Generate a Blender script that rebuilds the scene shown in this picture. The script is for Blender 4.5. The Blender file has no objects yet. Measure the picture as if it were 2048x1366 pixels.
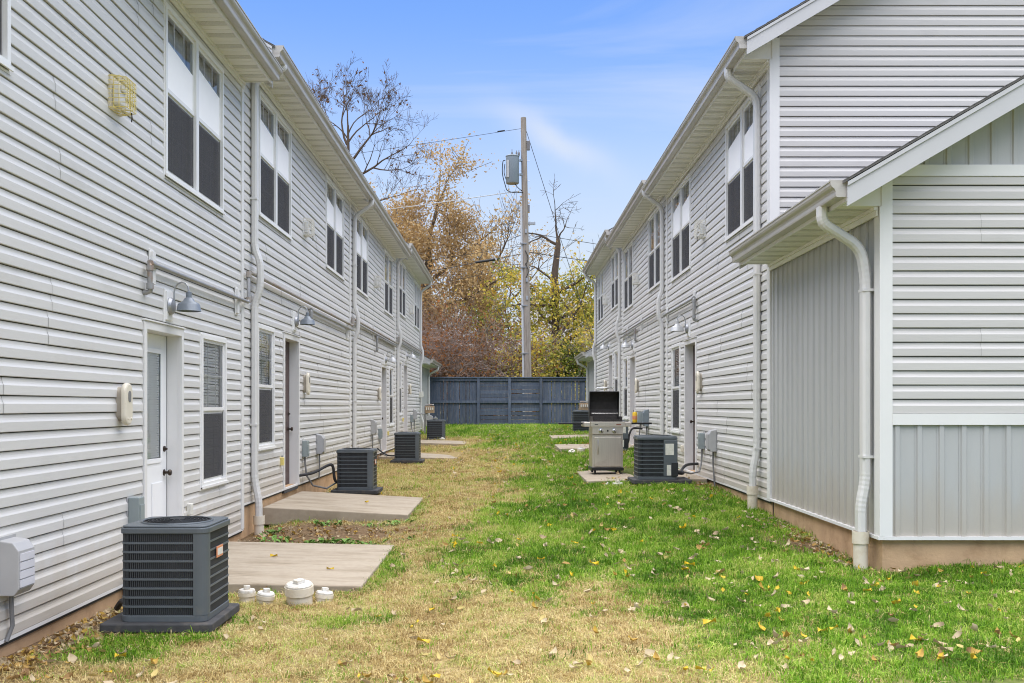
import bpy, bmesh, math, random
from mathutils import Vector, Matrix, noise
R = math.radians
C = bpy.context.scene.collection
scn = bpy.context.scene

# ------------------------------------------------------------------ camera, sky, sun, exposure
cam_d = bpy.data.cameras.new("camera")
cam = bpy.data.objects.new("camera", cam_d); C.objects.link(cam)
cam_d.sensor_width = 36.0
cam_d.lens = 36.0 * 1950 / 2048
cam_d.shift_x = 10 / 2048
cam_d.shift_y = 129 / 2048
cam_d.clip_start = 0.05; cam_d.clip_end = 600
cam.location = (0, 0, 0); cam.rotation_euler = (R(90), 0, 0)
scn.camera = cam
scn.cycles.use_denoising = True
try:
    scn.cycles.denoiser = 'OPENIMAGEDENOISE'
except Exception:
    pass
scn.cycles.max_bounces = 8
scn.cycles.filter_width = 1.05
scn.cycles.transparent_max_bounces = 24
scn.view_settings.view_transform = 'Standard'
scn.view_settings.look = 'None'
scn.view_settings.gamma = 1.0
scn.view_settings.use_curve_mapping = False
scn.view_settings.exposure = 0.9

SUN_EL, SUN_AZ = 86.0, 184.0          # azimuth clockwise from +Y: behind the camera, a little to the right
w = bpy.data.worlds.new("World"); scn.world = w; w.use_nodes = True
nt = w.node_tree; nt.nodes.clear()
def N(t, typ, **kw):
    n = t.nodes.new(typ)
    for k, v in kw.items(): setattr(n, k, v)
    return n
sky = N(nt, 'ShaderNodeTexSky', sky_type='NISHITA'); sky.sun_disc = False
sky.sun_elevation = R(SUN_EL); sky.sun_rotation = R(SUN_AZ)
sky.air_density = 1.0; sky.dust_density = 0.6; sky.ozone_density = 1.6
tc = N(nt, 'ShaderNodeTexCoord')
sep = N(nt, 'ShaderNodeSeparateXYZ'); nt.links.new(tc.outputs['Generated'], sep.inputs[0])
zc = N(nt, 'ShaderNodeMath', operation='MAXIMUM'); nt.links.new(sep.outputs['Z'], zc.inputs[0]); zc.inputs[1].default_value = 0.03
zz = N(nt, 'ShaderNodeMath', operation='ADD'); nt.links.new(zc.outputs[0], zz.inputs[0]); zz.inputs[1].default_value = 0.12
dv = N(nt, 'ShaderNodeVectorMath', operation='DIVIDE')
cmb = N(nt, 'ShaderNodeCombineXYZ')
for i in range(3): nt.links.new(zz.outputs[0], cmb.inputs[i])
nt.links.new(tc.outputs['Generated'], dv.inputs[0]); nt.links.new(cmb.outputs[0], dv.inputs[1])
mp = N(nt, 'ShaderNodeMapping'); mp.inputs['Rotation'].default_value = (0, 0, R(38)); mp.inputs['Scale'].default_value = (0.45, 1.5, 0.0)
mp.inputs['Location'].default_value = (0.35, 0.1, 0)
nt.links.new(dv.outputs[0], mp.inputs[0])
nz = N(nt, 'ShaderNodeTexNoise'); nz.inputs['Scale'].default_value = 1.1; nz.inputs['Detail'].default_value = 7; nz.inputs['Roughness'].default_value = 0.55
nz.inputs['Distortion'].default_value = 0.7
nt.links.new(mp.outputs[0], nz.inputs['Vector'])
rp = N(nt, 'ShaderNodeMapRange'); rp.inputs['From Min'].default_value = 0.53; rp.inputs['From Max'].default_value = 0.82
rp.inputs['To Min'].default_value = 0.0; rp.inputs['To Max'].default_value = 0.62
nt.links.new(nz.outputs['Fac'], rp.inputs['Value'])
# pale, humid air low over the horizon, the same all the way round
hz = N(nt, 'ShaderNodeMapRange'); hz.interpolation_type = 'SMOOTHSTEP'
hz.inputs['From Min'].default_value = 0.10; hz.inputs['From Max'].default_value = 0.40
hz.inputs['To Min'].default_value = 0.95; hz.inputs['To Max'].default_value = 0.0
nt.links.new(sep.outputs['Z'], hz.inputs['Value'])
mixh = N(nt, 'ShaderNodeMix', data_type='RGBA'); nt.links.new(hz.outputs[0], mixh.inputs['Factor'])
tint = N(nt, 'ShaderNodeMix', data_type='RGBA', blend_type='MULTIPLY'); tint.inputs['Factor'].default_value = 1
nt.links.new(sky.outputs[0], tint.inputs['A']); tint.inputs['B'].default_value = (0.58, 0.76, 1.05, 1)
nt.links.new(tint.outputs['Result'], mixh.inputs['A']); mixh.inputs['B'].default_value = (3.2, 3.6, 4.05, 1)
mixc = N(nt, 'ShaderNodeMix', data_type='RGBA'); nt.links.new(rp.outputs[0], mixc.inputs['Factor'])
nt.links.new(mixh.outputs['Result'], mixc.inputs['A']); mixc.inputs['B'].default_value = (3.7, 3.9, 4.1, 1)
# one thin cirrus wisp over the end of the yard
def mth(op, a, b=None):
    n_ = N(nt, 'ShaderNodeMath', operation=op)
    for i_, q_ in enumerate((a, b)):
        if q_ is None: continue
        if isinstance(q_, (int, float)): n_.inputs[i_].default_value = q_
        else: nt.links.new(q_, n_.inputs[i_])
    return n_.outputs[0]
ysafe = mth('MAXIMUM', sep.outputs['Y'], 0.05)
wx = mth('SUBTRACT', mth('DIVIDE', sep.outputs['X'], ysafe), 0.048); wz = mth('SUBTRACT', mth('DIVIDE', sep.outputs['Z'], ysafe), 0.272)
wn = N(nt, 'ShaderNodeTexNoise'); wn.inputs['Scale'].default_value = 14; wn.inputs['Detail'].default_value = 6; nt.links.new(tc.outputs['Generated'], wn.inputs['Vector'])
wj = mth('MULTIPLY', mth('SUBTRACT', wn.outputs['Fac'], 0.5), 0.045)
wu = mth('ADD', mth('MULTIPLY', wx, 0.89), mth('MULTIPLY', wz, -0.455)); wv_ = mth('ADD', mth('ADD', mth('MULTIPLY', wx, 0.455), mth('MULTIPLY', wz, 0.89)), wj)
we = mth('ADD', mth('POWER', mth('ABSOLUTE', mth('DIVIDE', wu, 0.062)), 2.0), mth('POWER', mth('ABSOLUTE', mth('DIVIDE', wv_, 0.016)), 2.0))
wm = mth('MULTIPLY', mth('EXPONENT', mth('MULTIPLY', we, -1.0)), 0.55)
mixw = N(nt, 'ShaderNodeMix', data_type='RGBA'); nt.links.new(wm, mixw.inputs['Factor']); nt.links.new(mixc.outputs['Result'], mixw.inputs['A']); mixw.inputs['B'].default_value = (3.8, 3.95, 4.1, 1)
bg = N(nt, 'ShaderNodeBackground'); bg.inputs['Strength'].default_value = 0.12
nt.links.new(mixw.outputs['Result'], bg.inputs['Color'])
wo = N(nt, 'ShaderNodeOutputWorld'); nt.links.new(bg.outputs[0], wo.inputs[0])

sd = bpy.data.lights.new("sun", 'SUN'); sd.energy = 4.9; sd.angle = R(105); sd.color = (1.0, 0.95, 0.875)
sun = bpy.data.objects.new("sun", sd); C.objects.link(sun)
sx, sy, sz = math.sin(R(SUN_AZ)) * math.cos(R(SUN_EL)), math.cos(R(SUN_AZ)) * math.cos(R(SUN_EL)), math.sin(R(SUN_EL))
sun.rotation_euler = Vector((sx, sy, sz)).to_track_quat('Z', 'Y').to_euler()

# ------------------------------------------------------------------ materials
M = {}
def mat(name, col, rough=0.6, metal=0.0, var=0.06, nscale=8.0, bump=0.0, bscale=60.0, stretch=(1, 1, 1), objvar=0.0,
        col2=None, c2lo=0.55, c2hi=0.75, c2scale=3.0, spec=0.4, detail=5, c2stretch=(1, 1, 1), splash=None):
    m = bpy.data.materials.new(name); m.use_nodes = True
    t = m.node_tree; b = t.nodes['Principled BSDF']
    b.inputs['Roughness'].default_value = rough; b.inputs['Metallic'].default_value = metal
    b.inputs['Specular IOR Level'].default_value = spec
    co = N(t, 'ShaderNodeTexCoord')
    geo = N(t, 'ShaderNodeNewGeometry')
    mpn = N(t, 'ShaderNodeMapping'); mpn.inputs['Scale'].default_value = stretch
    t.links.new(geo.outputs['Position'], mpn.inputs[0])
    n1 = N(t, 'ShaderNodeTexNoise'); n1.inputs['Scale'].default_value = nscale; n1.inputs['Detail'].default_value = detail
    t.links.new(mpn.outputs[0], n1.inputs['Vector'])
    mr = N(t, 'ShaderNodeMapRange'); mr.inputs['From Min'].default_value = 0.25; mr.inputs['From Max'].default_value = 0.75
    mr.inputs['To Min'].default_value = 1 - var; mr.inputs['To Max'].default_value = 1 + var
    t.links.new(n1.outputs['Fac'], mr.inputs['Value'])
    val = mr.outputs[0]
    if objvar:
        oi = N(t, 'ShaderNodeObjectInfo')
        mo = N(t, 'ShaderNodeMapRange'); mo.inputs['To Min'].default_value = 1 - objvar; mo.inputs['To Max'].default_value = 1 + objvar
        t.links.new(oi.outputs['Random'], mo.inputs['Value'])
        mm = N(t, 'ShaderNodeMath', operation='MULTIPLY'); t.links.new(val, mm.inputs[0]); t.links.new(mo.outputs[0], mm.inputs[1])
        val = mm.outputs[0]
    src = None
    if col2:
        n2 = N(t, 'ShaderNodeTexNoise'); n2.inputs['Scale'].default_value = c2scale; n2.inputs['Detail'].default_value = 6
        n2.inputs['Roughness'].default_value = 0.65
        mp2 = N(t, 'ShaderNodeMapping'); mp2.inputs['Scale'].default_value = c2stretch
        t.links.new(geo.outputs['Position'], mp2.inputs[0]); t.links.new(mp2.outputs[0], n2.inputs['Vector'])
        r2 = N(t, 'ShaderNodeMapRange'); r2.inputs['From Min'].default_value = c2lo; r2.inputs['From Max'].default_value = c2hi
        t.links.new(n2.outputs['Fac'], r2.inputs['Value'])
        mx0 = N(t, 'ShaderNodeMix', data_type='RGBA'); t.links.new(r2.outputs[0], mx0.inputs['Factor'])
        mx0.inputs['A'].default_value = (*col, 1); mx0.inputs['B'].default_value = (*col2, 1)
        src = mx0.outputs['Result']
    if splash:      # mud splashed up from the soil, in uneven streaks, measured from the foot of the wall
        s3 = N(t, 'ShaderNodeSeparateXYZ'); t.links.new(co.outputs['Object'], s3.inputs[0])
        n3 = N(t, 'ShaderNodeTexNoise'); n3.inputs['Scale'].default_value = 5; n3.inputs['Detail'].default_value = 6
        m3 = N(t, 'ShaderNodeMapping'); m3.inputs['Scale'].default_value = (1.2, 1.2, .35)
        t.links.new(geo.outputs['Position'], m3.inputs[0]); t.links.new(m3.outputs[0], n3.inputs['Vector'])
        h3 = N(t, 'ShaderNodeMath', operation='MULTIPLY'); t.links.new(n3.outputs['Fac'], h3.inputs[0]); h3.inputs[1].default_value = splash[0]
        r3 = N(t, 'ShaderNodeMath', operation='DIVIDE'); t.links.new(s3.outputs['Z'], r3.inputs[0]); t.links.new(h3.outputs[0], r3.inputs[1])
        k3 = N(t, 'ShaderNodeMapRange'); k3.interpolation_type = 'SMOOTHSTEP'; t.links.new(r3.outputs[0], k3.inputs['Value'])
        k3.inputs['From Min'].default_value = 0; k3.inputs['From Max'].default_value = 1.6; k3.inputs['To Min'].default_value = splash[1]; k3.inputs['To Max'].default_value = 0
        mx3 = N(t, 'ShaderNodeMix', data_type='RGBA'); t.links.new(k3.outputs[0], mx3.inputs['Factor']); t.links.new(src, mx3.inputs['A']); mx3.inputs['B'].default_value = (0.40, 0.31, 0.19, 1)
        src = mx3.outputs['Result']
    vm = N(t, 'ShaderNodeVectorMath', operation='SCALE')
    if src is not None: t.links.new(src, vm.inputs[0])
    else: vm.inputs[0].default_value = col
    t.links.new(val, vm.inputs['Scale'])
    t.links.new(vm.outputs[0], b.inputs['Base Color'])
    if bump:
        nb = N(t, 'ShaderNodeTexNoise'); nb.inputs['Scale'].default_value = bscale; nb.inputs['Detail'].default_value = 4
        t.links.new(mpn.outputs[0], nb.inputs['Vector'])
        bp = N(t, 'ShaderNodeBump'); bp.inputs['Strength'].default_value = bump; bp.inputs['Distance'].default_value = 0.01
        t.links.new(nb.outputs['Fac'], bp.inputs['Height']); t.links.new(bp.outputs[0], b.inputs['Normal'])
    M[name] = m
    return m

mat('siding', (0.59, 0.583, 0.565), rough=0.42, var=0.035, nscale=1.3, bump=0.10, bscale=18, stretch=(1, 0.35, 3.0), objvar=0.022,
    col2=(0.45, 0.44, 0.41), c2lo=0.55, c2hi=0.95, c2scale=2.2, c2stretch=(1.5, 0.5, 1.5), splash=(.7, .38))
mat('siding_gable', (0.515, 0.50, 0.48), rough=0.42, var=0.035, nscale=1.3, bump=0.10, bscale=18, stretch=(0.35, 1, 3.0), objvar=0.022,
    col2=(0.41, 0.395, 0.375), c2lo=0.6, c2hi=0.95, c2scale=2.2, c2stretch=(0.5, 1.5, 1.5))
mat('batten_siding', (0.41, 0.415, 0.41), rough=0.45, var=0.04, nscale=2, bump=0.08, bscale=20, stretch=(3, 3, .4), objvar=0.02,
    col2=(0.34, 0.325, 0.29), c2lo=0.6, c2hi=0.95, c2scale=2.0, c2stretch=(4, 4, .5), splash=(.75, .36))
mat('trim', (0.69, 0.685, 0.67), rough=0.4, var=0.03, nscale=3, bump=0.03, bscale=30, col2=(0.62, 0.60, 0.55), c2lo=0.62, c2hi=0.95, c2scale=3)
mat('vinyl_white', (0.75, 0.75, 0.74), rough=0.35, var=0.02, nscale=4)
mat('soffit', (0.74, 0.73, 0.685), rough=0.5, var=0.03, nscale=3, objvar=0.025)
mat('soffit_vent', (0.57, 0.56, 0.515), rough=0.6, var=0.25, nscale=160, detail=1)
mat('gutter', (0.44, 0.42, 0.385), rough=0.32, var=0.06, nscale=2, stretch=(1, .3, 4), col2=(0.29, 0.265, 0.225), c2lo=0.5, c2hi=0.85, c2scale=1.5,
    c2stretch=(3, 1.2, 8))
mat('spout', (0.62, 0.615, 0.60), rough=0.3, var=0.04, nscale=3, col2=(0.55, 0.52, 0.46), c2lo=0.6, c2hi=0.95, c2scale=4)
mat('pvc', (0.68, 0.62, 0.51), rough=0.35, var=0.06, nscale=9, col2=(0.48, 0.39, 0.26), c2lo=0.48, c2hi=0.8, c2scale=9)
mat('foundation', (0.50, 0.335, 0.195), rough=0.9, var=0.12, nscale=5, bump=0.35, bscale=40, col2=(0.33, 0.20, 0.10), c2lo=0.48, c2hi=0.75, c2scale=3.2)
mat('concrete', (0.36, 0.305, 0.232), rough=0.9, var=0.07, nscale=22, bump=0.18, bscale=140, col2=(0.20, 0.155, 0.10), c2lo=0.45, c2hi=0.78,
    c2scale=2.6, c2stretch=(0.6, 2.6, 1))
mat('rake_trim', (0.49, 0.49, 0.495), rough=0.4, var=0.03, nscale=3)
mat('box_back', (0.36, 0.32, 0.26), rough=0.6, var=0.1)
mat('soil', (0.13, 0.085, 0.05), rough=1.0, var=0.4, nscale=26, bump=1.0, bscale=45, col2=(0.26, 0.19, 0.11), c2lo=0.45, c2hi=0.65, c2scale=14)
mat('shingle', (0.12, 0.115, 0.11), rough=0.95, var=0.3, nscale=30, bump=0.5, bscale=60)
mat('painted_gap_shadow', (0.07, 0.065, 0.055), rough=0.9)  # near-black wall backing: shadow in the siding slots put into the colour
mat('room', (0.10, 0.10, 0.10), rough=0.9)
mat('screen', (0.115, 0.115, 0.12), rough=0.85, var=0.10, nscale=1.5, spec=0.15)
mat('blind', (0.92, 0.925, 0.92), rough=0.6, var=0.03)
mat('curtain', (0.44, 0.47, 0.46), rough=0.8, var=0.05, nscale=6, stretch=(1, 6, .3))
mat('shade_or_reflection', (0.93, 0.93, 0.93), rough=0.6, var=0.015)  # plain white for the sky reflection painted on the upper sashes
mat('door_white', (0.80, 0.81, 0.82), rough=0.35, var=0.02)
mat('door_dark', (0.075, 0.045, 0.042), rough=0.45, var=0.1)
mat('bronze', (0.06, 0.045, 0.035), rough=0.35, metal=0.8)
mat('galv', (0.36, 0.37, 0.385), rough=0.42, metal=0.55, var=0.10, nscale=14, col2=(0.25, 0.26, 0.28), c2lo=0.5, c2hi=0.75, c2scale=8)
mat('lamp_grey', (0.17, 0.195, 0.225), rough=0.4, metal=0.15, var=0.08, nscale=9)
mat('lamp_pale', (0.46, 0.47, 0.475), rough=0.4, metal=0.15, var=0.06, nscale=9)
mat('rust_pipe', (0.36, 0.33, 0.30), rough=0.6, metal=0.3, var=0.12, nscale=12, col2=(0.30, 0.14, 0.05), c2lo=0.56, c2hi=0.70, c2scale=3.5)
mat('steel_pipe', (0.33, 0.33, 0.33), rough=0.45, metal=0.4, var=0.1, nscale=10, col2=(0.33, 0.19, 0.09), c2lo=0.57, c2hi=0.72, c2scale=4)
mat('cream_plastic', (0.66, 0.61, 0.50), rough=0.4, var=0.05, nscale=7, col2=(0.42, 0.35, 0.24), c2lo=0.62, c2hi=0.9, c2scale=12)
mat('yellow_wire', (0.64, 0.53, 0.17), rough=0.45, var=0.08, nscale=20, col2=(0.7, 0.62, 0.35), c2lo=0.5, c2hi=0.7, c2scale=15)
mat('pale_wire', (0.72, 0.70, 0.64), rough=0.45, var=0.05)
mat('box_grey', (0.40, 0.40, 0.40), rough=0.5, var=0.06, nscale=6, metal=0.1)
mat('box_green', (0.26, 0.30, 0.30), rough=0.5, var=0.06, nscale=6, metal=0.1)
mat('box_side', (0.58, 0.58, 0.62), rough=0.5, var=0.05)
mat('cable', (0.10, 0.10, 0.10), rough=0.55, var=0.15, nscale=10)
mat('pipe_cap', (0.66, 0.645, 0.60), rough=0.4, var=0.05, nscale=15, col2=(0.42, 0.35, 0.24), c2lo=0.45, c2hi=0.75, c2scale=18)
mat('door_seal', (0.03, 0.03, 0.03))
mat('rubber', (0.022, 0.022, 0.024), rough=0.65, var=0.2, nscale=12)
mat('conduit', (0.20, 0.20, 0.20), rough=0.5, metal=0.2, var=0.1)
mat('ac_paint', (0.095, 0.11, 0.122), rough=0.42, var=0.09, nscale=7, metal=0.1, bump=0.04, bscale=200, col2=(0.15, 0.145, 0.13), c2lo=0.58, c2hi=0.85, c2scale=6)
mat('ac_dark', (0.018, 0.02, 0.022), rough=0.6, var=0.2)
mat('ac_fin', (0.055, 0.06, 0.066), rough=0.5, metal=0.3, var=0.2, nscale=5)
mat('pad', (0.05, 0.05, 0.052), rough=0.85, var=0.2, nscale=15, bump=0.2, bscale=80, col2=(0.12, 0.105, 0.085), c2lo=0.52, c2hi=0.75, c2scale=7)
mat('badge', (0.62, 0.25, 0.12), rough=0.5, var=0.05)
mat('label_white', (0.62, 0.61, 0.55), rough=0.6, var=0.12, nscale=25)
mat('stainless', (0.60, 0.55, 0.485), rough=0.33, metal=0.75, var=0.07, nscale=3, stretch=(30, 30, 1), col2=(0.36, 0.30, 0.24), c2lo=0.55, c2hi=0.85, c2scale=2.5)
mat('grill_black', (0.012, 0.012, 0.013), rough=0.35, var=0.2)
mat('grill_soot', (0.03, 0.027, 0.025), rough=0.7, var=0.4, nscale=15)
mat('chrome', (0.55, 0.54, 0.52), rough=0.2, metal=0.9)
mat('can_yellow', (0.72, 0.47, 0.03), rough=0.4, var=0.05)
mat('fence_paint', (0.066, 0.088, 0.132), rough=0.75, var=0.14, nscale=14, bump=0.15, bscale=40, stretch=(3, 3, 1), objvar=0.22,
    col2=(0.13, 0.145, 0.175), c2lo=0.45, c2hi=0.75, c2scale=6, c2stretch=(3, 3, .6))
mat('pole_wood', (0.285, 0.25, 0.215), rough=0.9, var=0.18, nscale=8, bump=0.4, bscale=14, stretch=(5, 5, .35), col2=(0.15, 0.12, 0.095), c2lo=0.45, c2hi=0.72,
    c2scale=4, c2stretch=(4, 4, .25))
mat('transformer', (0.20, 0.235, 0.265), rough=0.45, var=0.07, nscale=3, metal=0.1)
mat('black_plastic', (0.02, 0.02, 0.02), rough=0.6)
mat('porcelain', (0.16, 0.15, 0.15), rough=0.3)
mat('line_pale', (0.45, 0.46, 0.47), rough=0.5)
mat('bark_grey', (0.135, 0.115, 0.095), rough=0.95, var=0.25, nscale=9, bump=0.6, bscale=18, stretch=(2, 2, .5))
mat('bark_brown', (0.085, 0.062, 0.045), rough=0.95, var=0.3, nscale=9, bump=0.6, bscale=18, stretch=(2, 2, .5))
mat('twig', (0.25, 0.195, 0.165), rough=0.95, var=0.3, nscale=3)
mat('brick_red', (0.22, 0.09, 0.06), rough=0.9, var=0.2, nscale=12, bump=0.2, bscale=30)
mat('brick_tan', (0.36, 0.26, 0.17), rough=0.9, var=0.15, nscale=12)
mat('house_white', (0.68, 0.68, 0.66), rough=0.7, var=0.04)
mat('house_roof', (0.27, 0.26, 0.255), rough=0.95, var=0.2, nscale=9, bump=0.3, bscale=30)
mat('house_glass', (0.05, 0.055, 0.06), rough=0.15)
mat('weed', (0.15, 0.27, 0.055), rough=0.7, var=0.25, nscale=30)

def glass(name, tintc=(0.93, 0.96, 0.95), ior=1.5, gl=1.0):
    m = bpy.data.materials.new(name); m.use_nodes = True; t = m.node_tree; t.nodes.clear()
    tr = N(t, 'ShaderNodeBsdfTransparent'); tr.inputs[0].default_value = (*tintc, 1)
    g = N(t, 'ShaderNodeBsdfGlossy'); g.inputs['Roughness'].default_value = 0.015; g.inputs['Color'].default_value = (gl, gl, gl, 1)
    ge = N(t, 'ShaderNodeNewGeometry')
    nzg = N(t, 'ShaderNodeTexNoise'); nzg.inputs['Scale'].default_value = 2.2; nzg.inputs['Detail'].default_value = 1
    t.links.new(ge.outputs['Position'], nzg.inputs['Vector'])
    bp = N(t, 'ShaderNodeBump'); bp.inputs['Strength'].default_value = 0.12; bp.inputs['Distance'].default_value = 0.02
    t.links.new(nzg.outputs['Fac'], bp.inputs['Height']); t.links.new(bp.outputs[0], g.inputs['Normal'])
    fr = N(t, 'ShaderNodeFresnel'); fr.inputs['IOR'].default_value = ior
    mx = N(t, 'ShaderNodeMixShader'); t.links.new(fr.outputs[0], mx.inputs[0]); t.links.new(tr.outputs[0], mx.inputs[1]); t.links.new(g.outputs[0], mx.inputs[2])
    o = N(t, 'ShaderNodeOutputMaterial'); t.links.new(mx.outputs[0], o.inputs[0])
    M[name] = m
glass('glass', tintc=(.99, .99, .99), ior=1.42)
glass('lens_glass', ior=1.4)

def leafmat(name, cols, trans=0.35, attr='tone', typ='GEOMETRY', rough=0.7):
    m = bpy.data.materials.new(name); m.use_nodes = True; t = m.node_tree; t.nodes.clear()
    a = N(t, 'ShaderNodeAttribute'); a.attribute_name = attr; a.attribute_type = typ
    cr = N(t, 'ShaderNodeValToRGB'); e = cr.color_ramp.elements
    while len(e) < len(cols): e.new(0.5)
    for i, c in enumerate(cols):
        e[i].position = i / (len(cols) - 1); e[i].color = (*c, 1)
    t.links.new(a.outputs['Fac'], cr.inputs[0])
    if typ == 'INSTANCER':          # tone of the tuft plus that of the blade
        ab = N(t, 'ShaderNodeAttribute'); ab.attribute_name = 'blade'
        ad = N(t, 'ShaderNodeMath', operation='ADD'); t.links.new(a.outputs['Fac'], ad.inputs[0]); t.links.new(ab.outputs['Fac'], ad.inputs[1])
        t.links.new(ad.outputs[0], cr.inputs[0])
    d = N(t, 'ShaderNodeBsdfPrincipled'); d.inputs['Roughness'].default_value = rough; d.inputs['Specular IOR Level'].default_value = 0.2
    tl = N(t, 'ShaderNodeBsdfTranslucent')
    t.links.new(cr.outputs[0], d.inputs['Base Color']); t.links.new(cr.outputs[0], tl.inputs['Color'])
    mx = N(t, 'ShaderNodeMixShader'); mx.inputs[0].default_value = trans
    t.links.new(d.outputs[0], mx.inputs[1]); t.links.new(tl.outputs[0], mx.inputs[2])
    o = N(t, 'ShaderNodeOutputMaterial'); t.links.new(mx.outputs[0], o.inputs[0])
    M[name] = m
leafmat('leaf_tan', [(0.27, 0.18, 0.085), (0.40, 0.27, 0.12), (0.50, 0.35, 0.165), (0.58, 0.43, 0.22), (0.42, 0.23, 0.08)])
leafmat('leaf_brown', [(0.10, 0.055, 0.03), (0.17, 0.09, 0.045), (0.24, 0.11, 0.04), (0.36, 0.13, 0.03)])
leafmat('leaf_yellow', [(0.14, 0.17, 0.035), (0.30, 0.31, 0.06), (0.49, 0.42, 0.075), (0.62, 0.47, 0.07), (0.54, 0.32, 0.06)])
leafmat('leaf_green', [(0.035, 0.07, 0.015), (0.08, 0.13, 0.025), (0.16, 0.20, 0.03), (0.30, 0.28, 0.04)])
leafmat('leaf_pine', [(0.02, 0.035, 0.012), (0.04, 0.06, 0.02), (0.06, 0.075, 0.03)])
leafmat('grass_green', [(0.045, 0.115, 0.006), (0.09, 0.215, 0.010), (0.165, 0.33, 0.018), (0.29, 0.45, 0.045), (0.46, 0.48, 0.13)], typ='INSTANCER', trans=0.3)
leafmat('grass_dry', [(0.24, 0.155, 0.055), (0.44, 0.32, 0.12), (0.58, 0.45, 0.19), (0.68, 0.57, 0.30), (0.42, 0.44, 0.11)], typ='INSTANCER', trans=0.25)
leafmat('fallen', [(0.40, 0.31, 0.19), (0.52, 0.43, 0.28), (0.48, 0.38, 0.14), (0.60, 0.41, 0.02), (0.28, 0.17, 0.08)], trans=0.12)
# ------------------------------------------------------------------ mesh helpers
class MB:
    def __init__(s): s.v = []; s.f = []; s.m = []; s.t = None
    def box(s, x0, x1, y0, y1, z0, z1, m=0):
        b = len(s.v)
        s.v += [(x0, y0, z0), (x1, y0, z0), (x1, y1, z0), (x0, y1, z0), (x0, y0, z1), (x1, y0, z1), (x1, y1, z1), (x0, y1, z1)]
        for q in ((0, 3, 2, 1), (4, 5, 6, 7), (0, 1, 5, 4), (1, 2, 6, 5), (2, 3, 7, 6), (3, 0, 4, 7)):
            s.f.append(tuple(b + i for i in q)); s.m.append(m)
        return s
    def quad(s, a, b, c, d, m=0):
        i = len(s.v); s.v += [a, b, c, d]; s.f.append((i, i + 1, i + 2, i + 3)); s.m.append(m); return s
    def prism(s, poly, axis, a0, a1, m=0, caps=True):
        """poly of 2-D points; axis 'y': (x,z) extruded in y; 'x': (y,z) in x; 'z': (x,y) in z"""
        n = len(poly); b = len(s.v)
        for a in (a0, a1):
            for p, q in poly:
                s.v.append((p, a, q) if axis == 'y' else (a, p, q) if axis == 'x' else (p, q, a))
        for i in range(n):
            j = (i + 1) % n
            s.f.append((b + i, b + j, b + n + j, b + n + i)); s.m.append(m)
        if caps:
            s.f.append(tuple(b + i for i in range(n))[::-1]); s.m.append(m)
            s.f.append(tuple(b + n + i for i in range(n))); s.m.append(m)
        return s
    def tube(s, pts, rad, n=6, m=0, cap=True):
        pts = [Vector(p) for p in pts]
        if not isinstance(rad, (list, tuple)): rad = [rad] * len(pts)
        b = len(s.v); ref = None
        for i, p in enumerate(pts):
            t = (pts[min(i + 1, len(pts) - 1)] - pts[max(i - 1, 0)])
            t = t.normalized() if t.length > 1e-9 else Vector((0, 0, 1))
            if ref is None: ref = t.orthogonal().normalized()
            ref = (ref - t * ref.dot(t))
            ref = ref.normalized() if ref.length > 1e-6 else t.orthogonal().normalized()
            bi = t.cross(ref)
            for k in range(n):
                a = 2 * math.pi * k / n
                q = p + (ref * math.cos(a) + bi * math.sin(a)) * rad[i]
                s.v.append((q.x, q.y, q.z))
        for i in range(len(pts) - 1):
            for k in range(n):
                k2 = (k + 1) % n
                s.f.append((b + i * n + k, b + i * n + k2, b + (i + 1) * n + k2, b + (i + 1) * n + k)); s.m.append(m)
        if cap:
            s.f.append(tuple(b + k for k in range(n))[::-1]); s.m.append(m)
            e = b + (len(pts) - 1) * n
            s.f.append(tuple(e + k for k in range(n))); s.m.append(m)
        return s
    def lathe(s, prof, n=16, o=(0, 0, 0), ax='z', m=0):
        b = len(s.v)
        for r, h in prof:
            for k in range(n):
                a = 2 * math.pi * k / n; c, d = r * math.cos(a), r * math.sin(a)
                p = (c, d, h) if ax == 'z' else (h, c, d) if ax == 'x' else (c, h, d)
                s.v.append((o[0] + p[0], o[1] + p[1], o[2] + p[2]))
        for i in range(len(prof) - 1):
            for k in range(n):
                k2 = (k + 1) % n
                s.f.append((b + i * n + k, b + i * n + k2, b + (i + 1) * n + k2, b + (i + 1) * n + k)); s.m.append(m)
        s.f.append(tuple(b + k for k in range(n))[::-1]); s.m.append(m)
        e = b + (len(prof) - 1) * n
        s.f.append(tuple(e + k for k in range(n))); s.m.append(m)
        return s
    def rrect(s, x0, x1, y0, y1, r, z0, z1, n=4, m=0):
        pl = []
        for cx, cy, a0 in ((x1 - r, y1 - r, 0), (x0 + r, y1 - r, 90), (x0 + r, y0 + r, 180), (x1 - r, y0 + r, 270)):
            for i in range(n + 1):
                a = R(a0 + 90 * i / n); pl.append((cx + r * math.cos(a), cy + r * math.sin(a)))
        return s.prism(pl, 'z', z0, z1, m)
    def mesh(s, name, mats, smooth=False):
        me = bpy.data.meshes.new(name)
        me.from_pydata(s.v, [], s.f)
        for mm in (mats if isinstance(mats, (list, tuple)) else [mats]):
            me.materials.append(M[mm] if isinstance(mm, str) else mm)
        if any(s.m): me.polygons.foreach_set('material_index', s.m)
        if smooth: me.polygons.foreach_set('use_smooth', [True] * len(s.f))
        if s.t is not None:
            at = me.attributes.new('tone', 'FLOAT', 'FACE'); at.data.foreach_set('value', s.t)
        me.update()
        return me
    def build(s, name, mats, parent=None, loc=(0, 0, 0), rot=(0, 0, 0), smooth=False, bevel=0.0, kind=None, label=None):
        return obj(name, s.mesh(name, mats, smooth), parent, loc, rot, bevel, kind, label, smooth)
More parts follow.
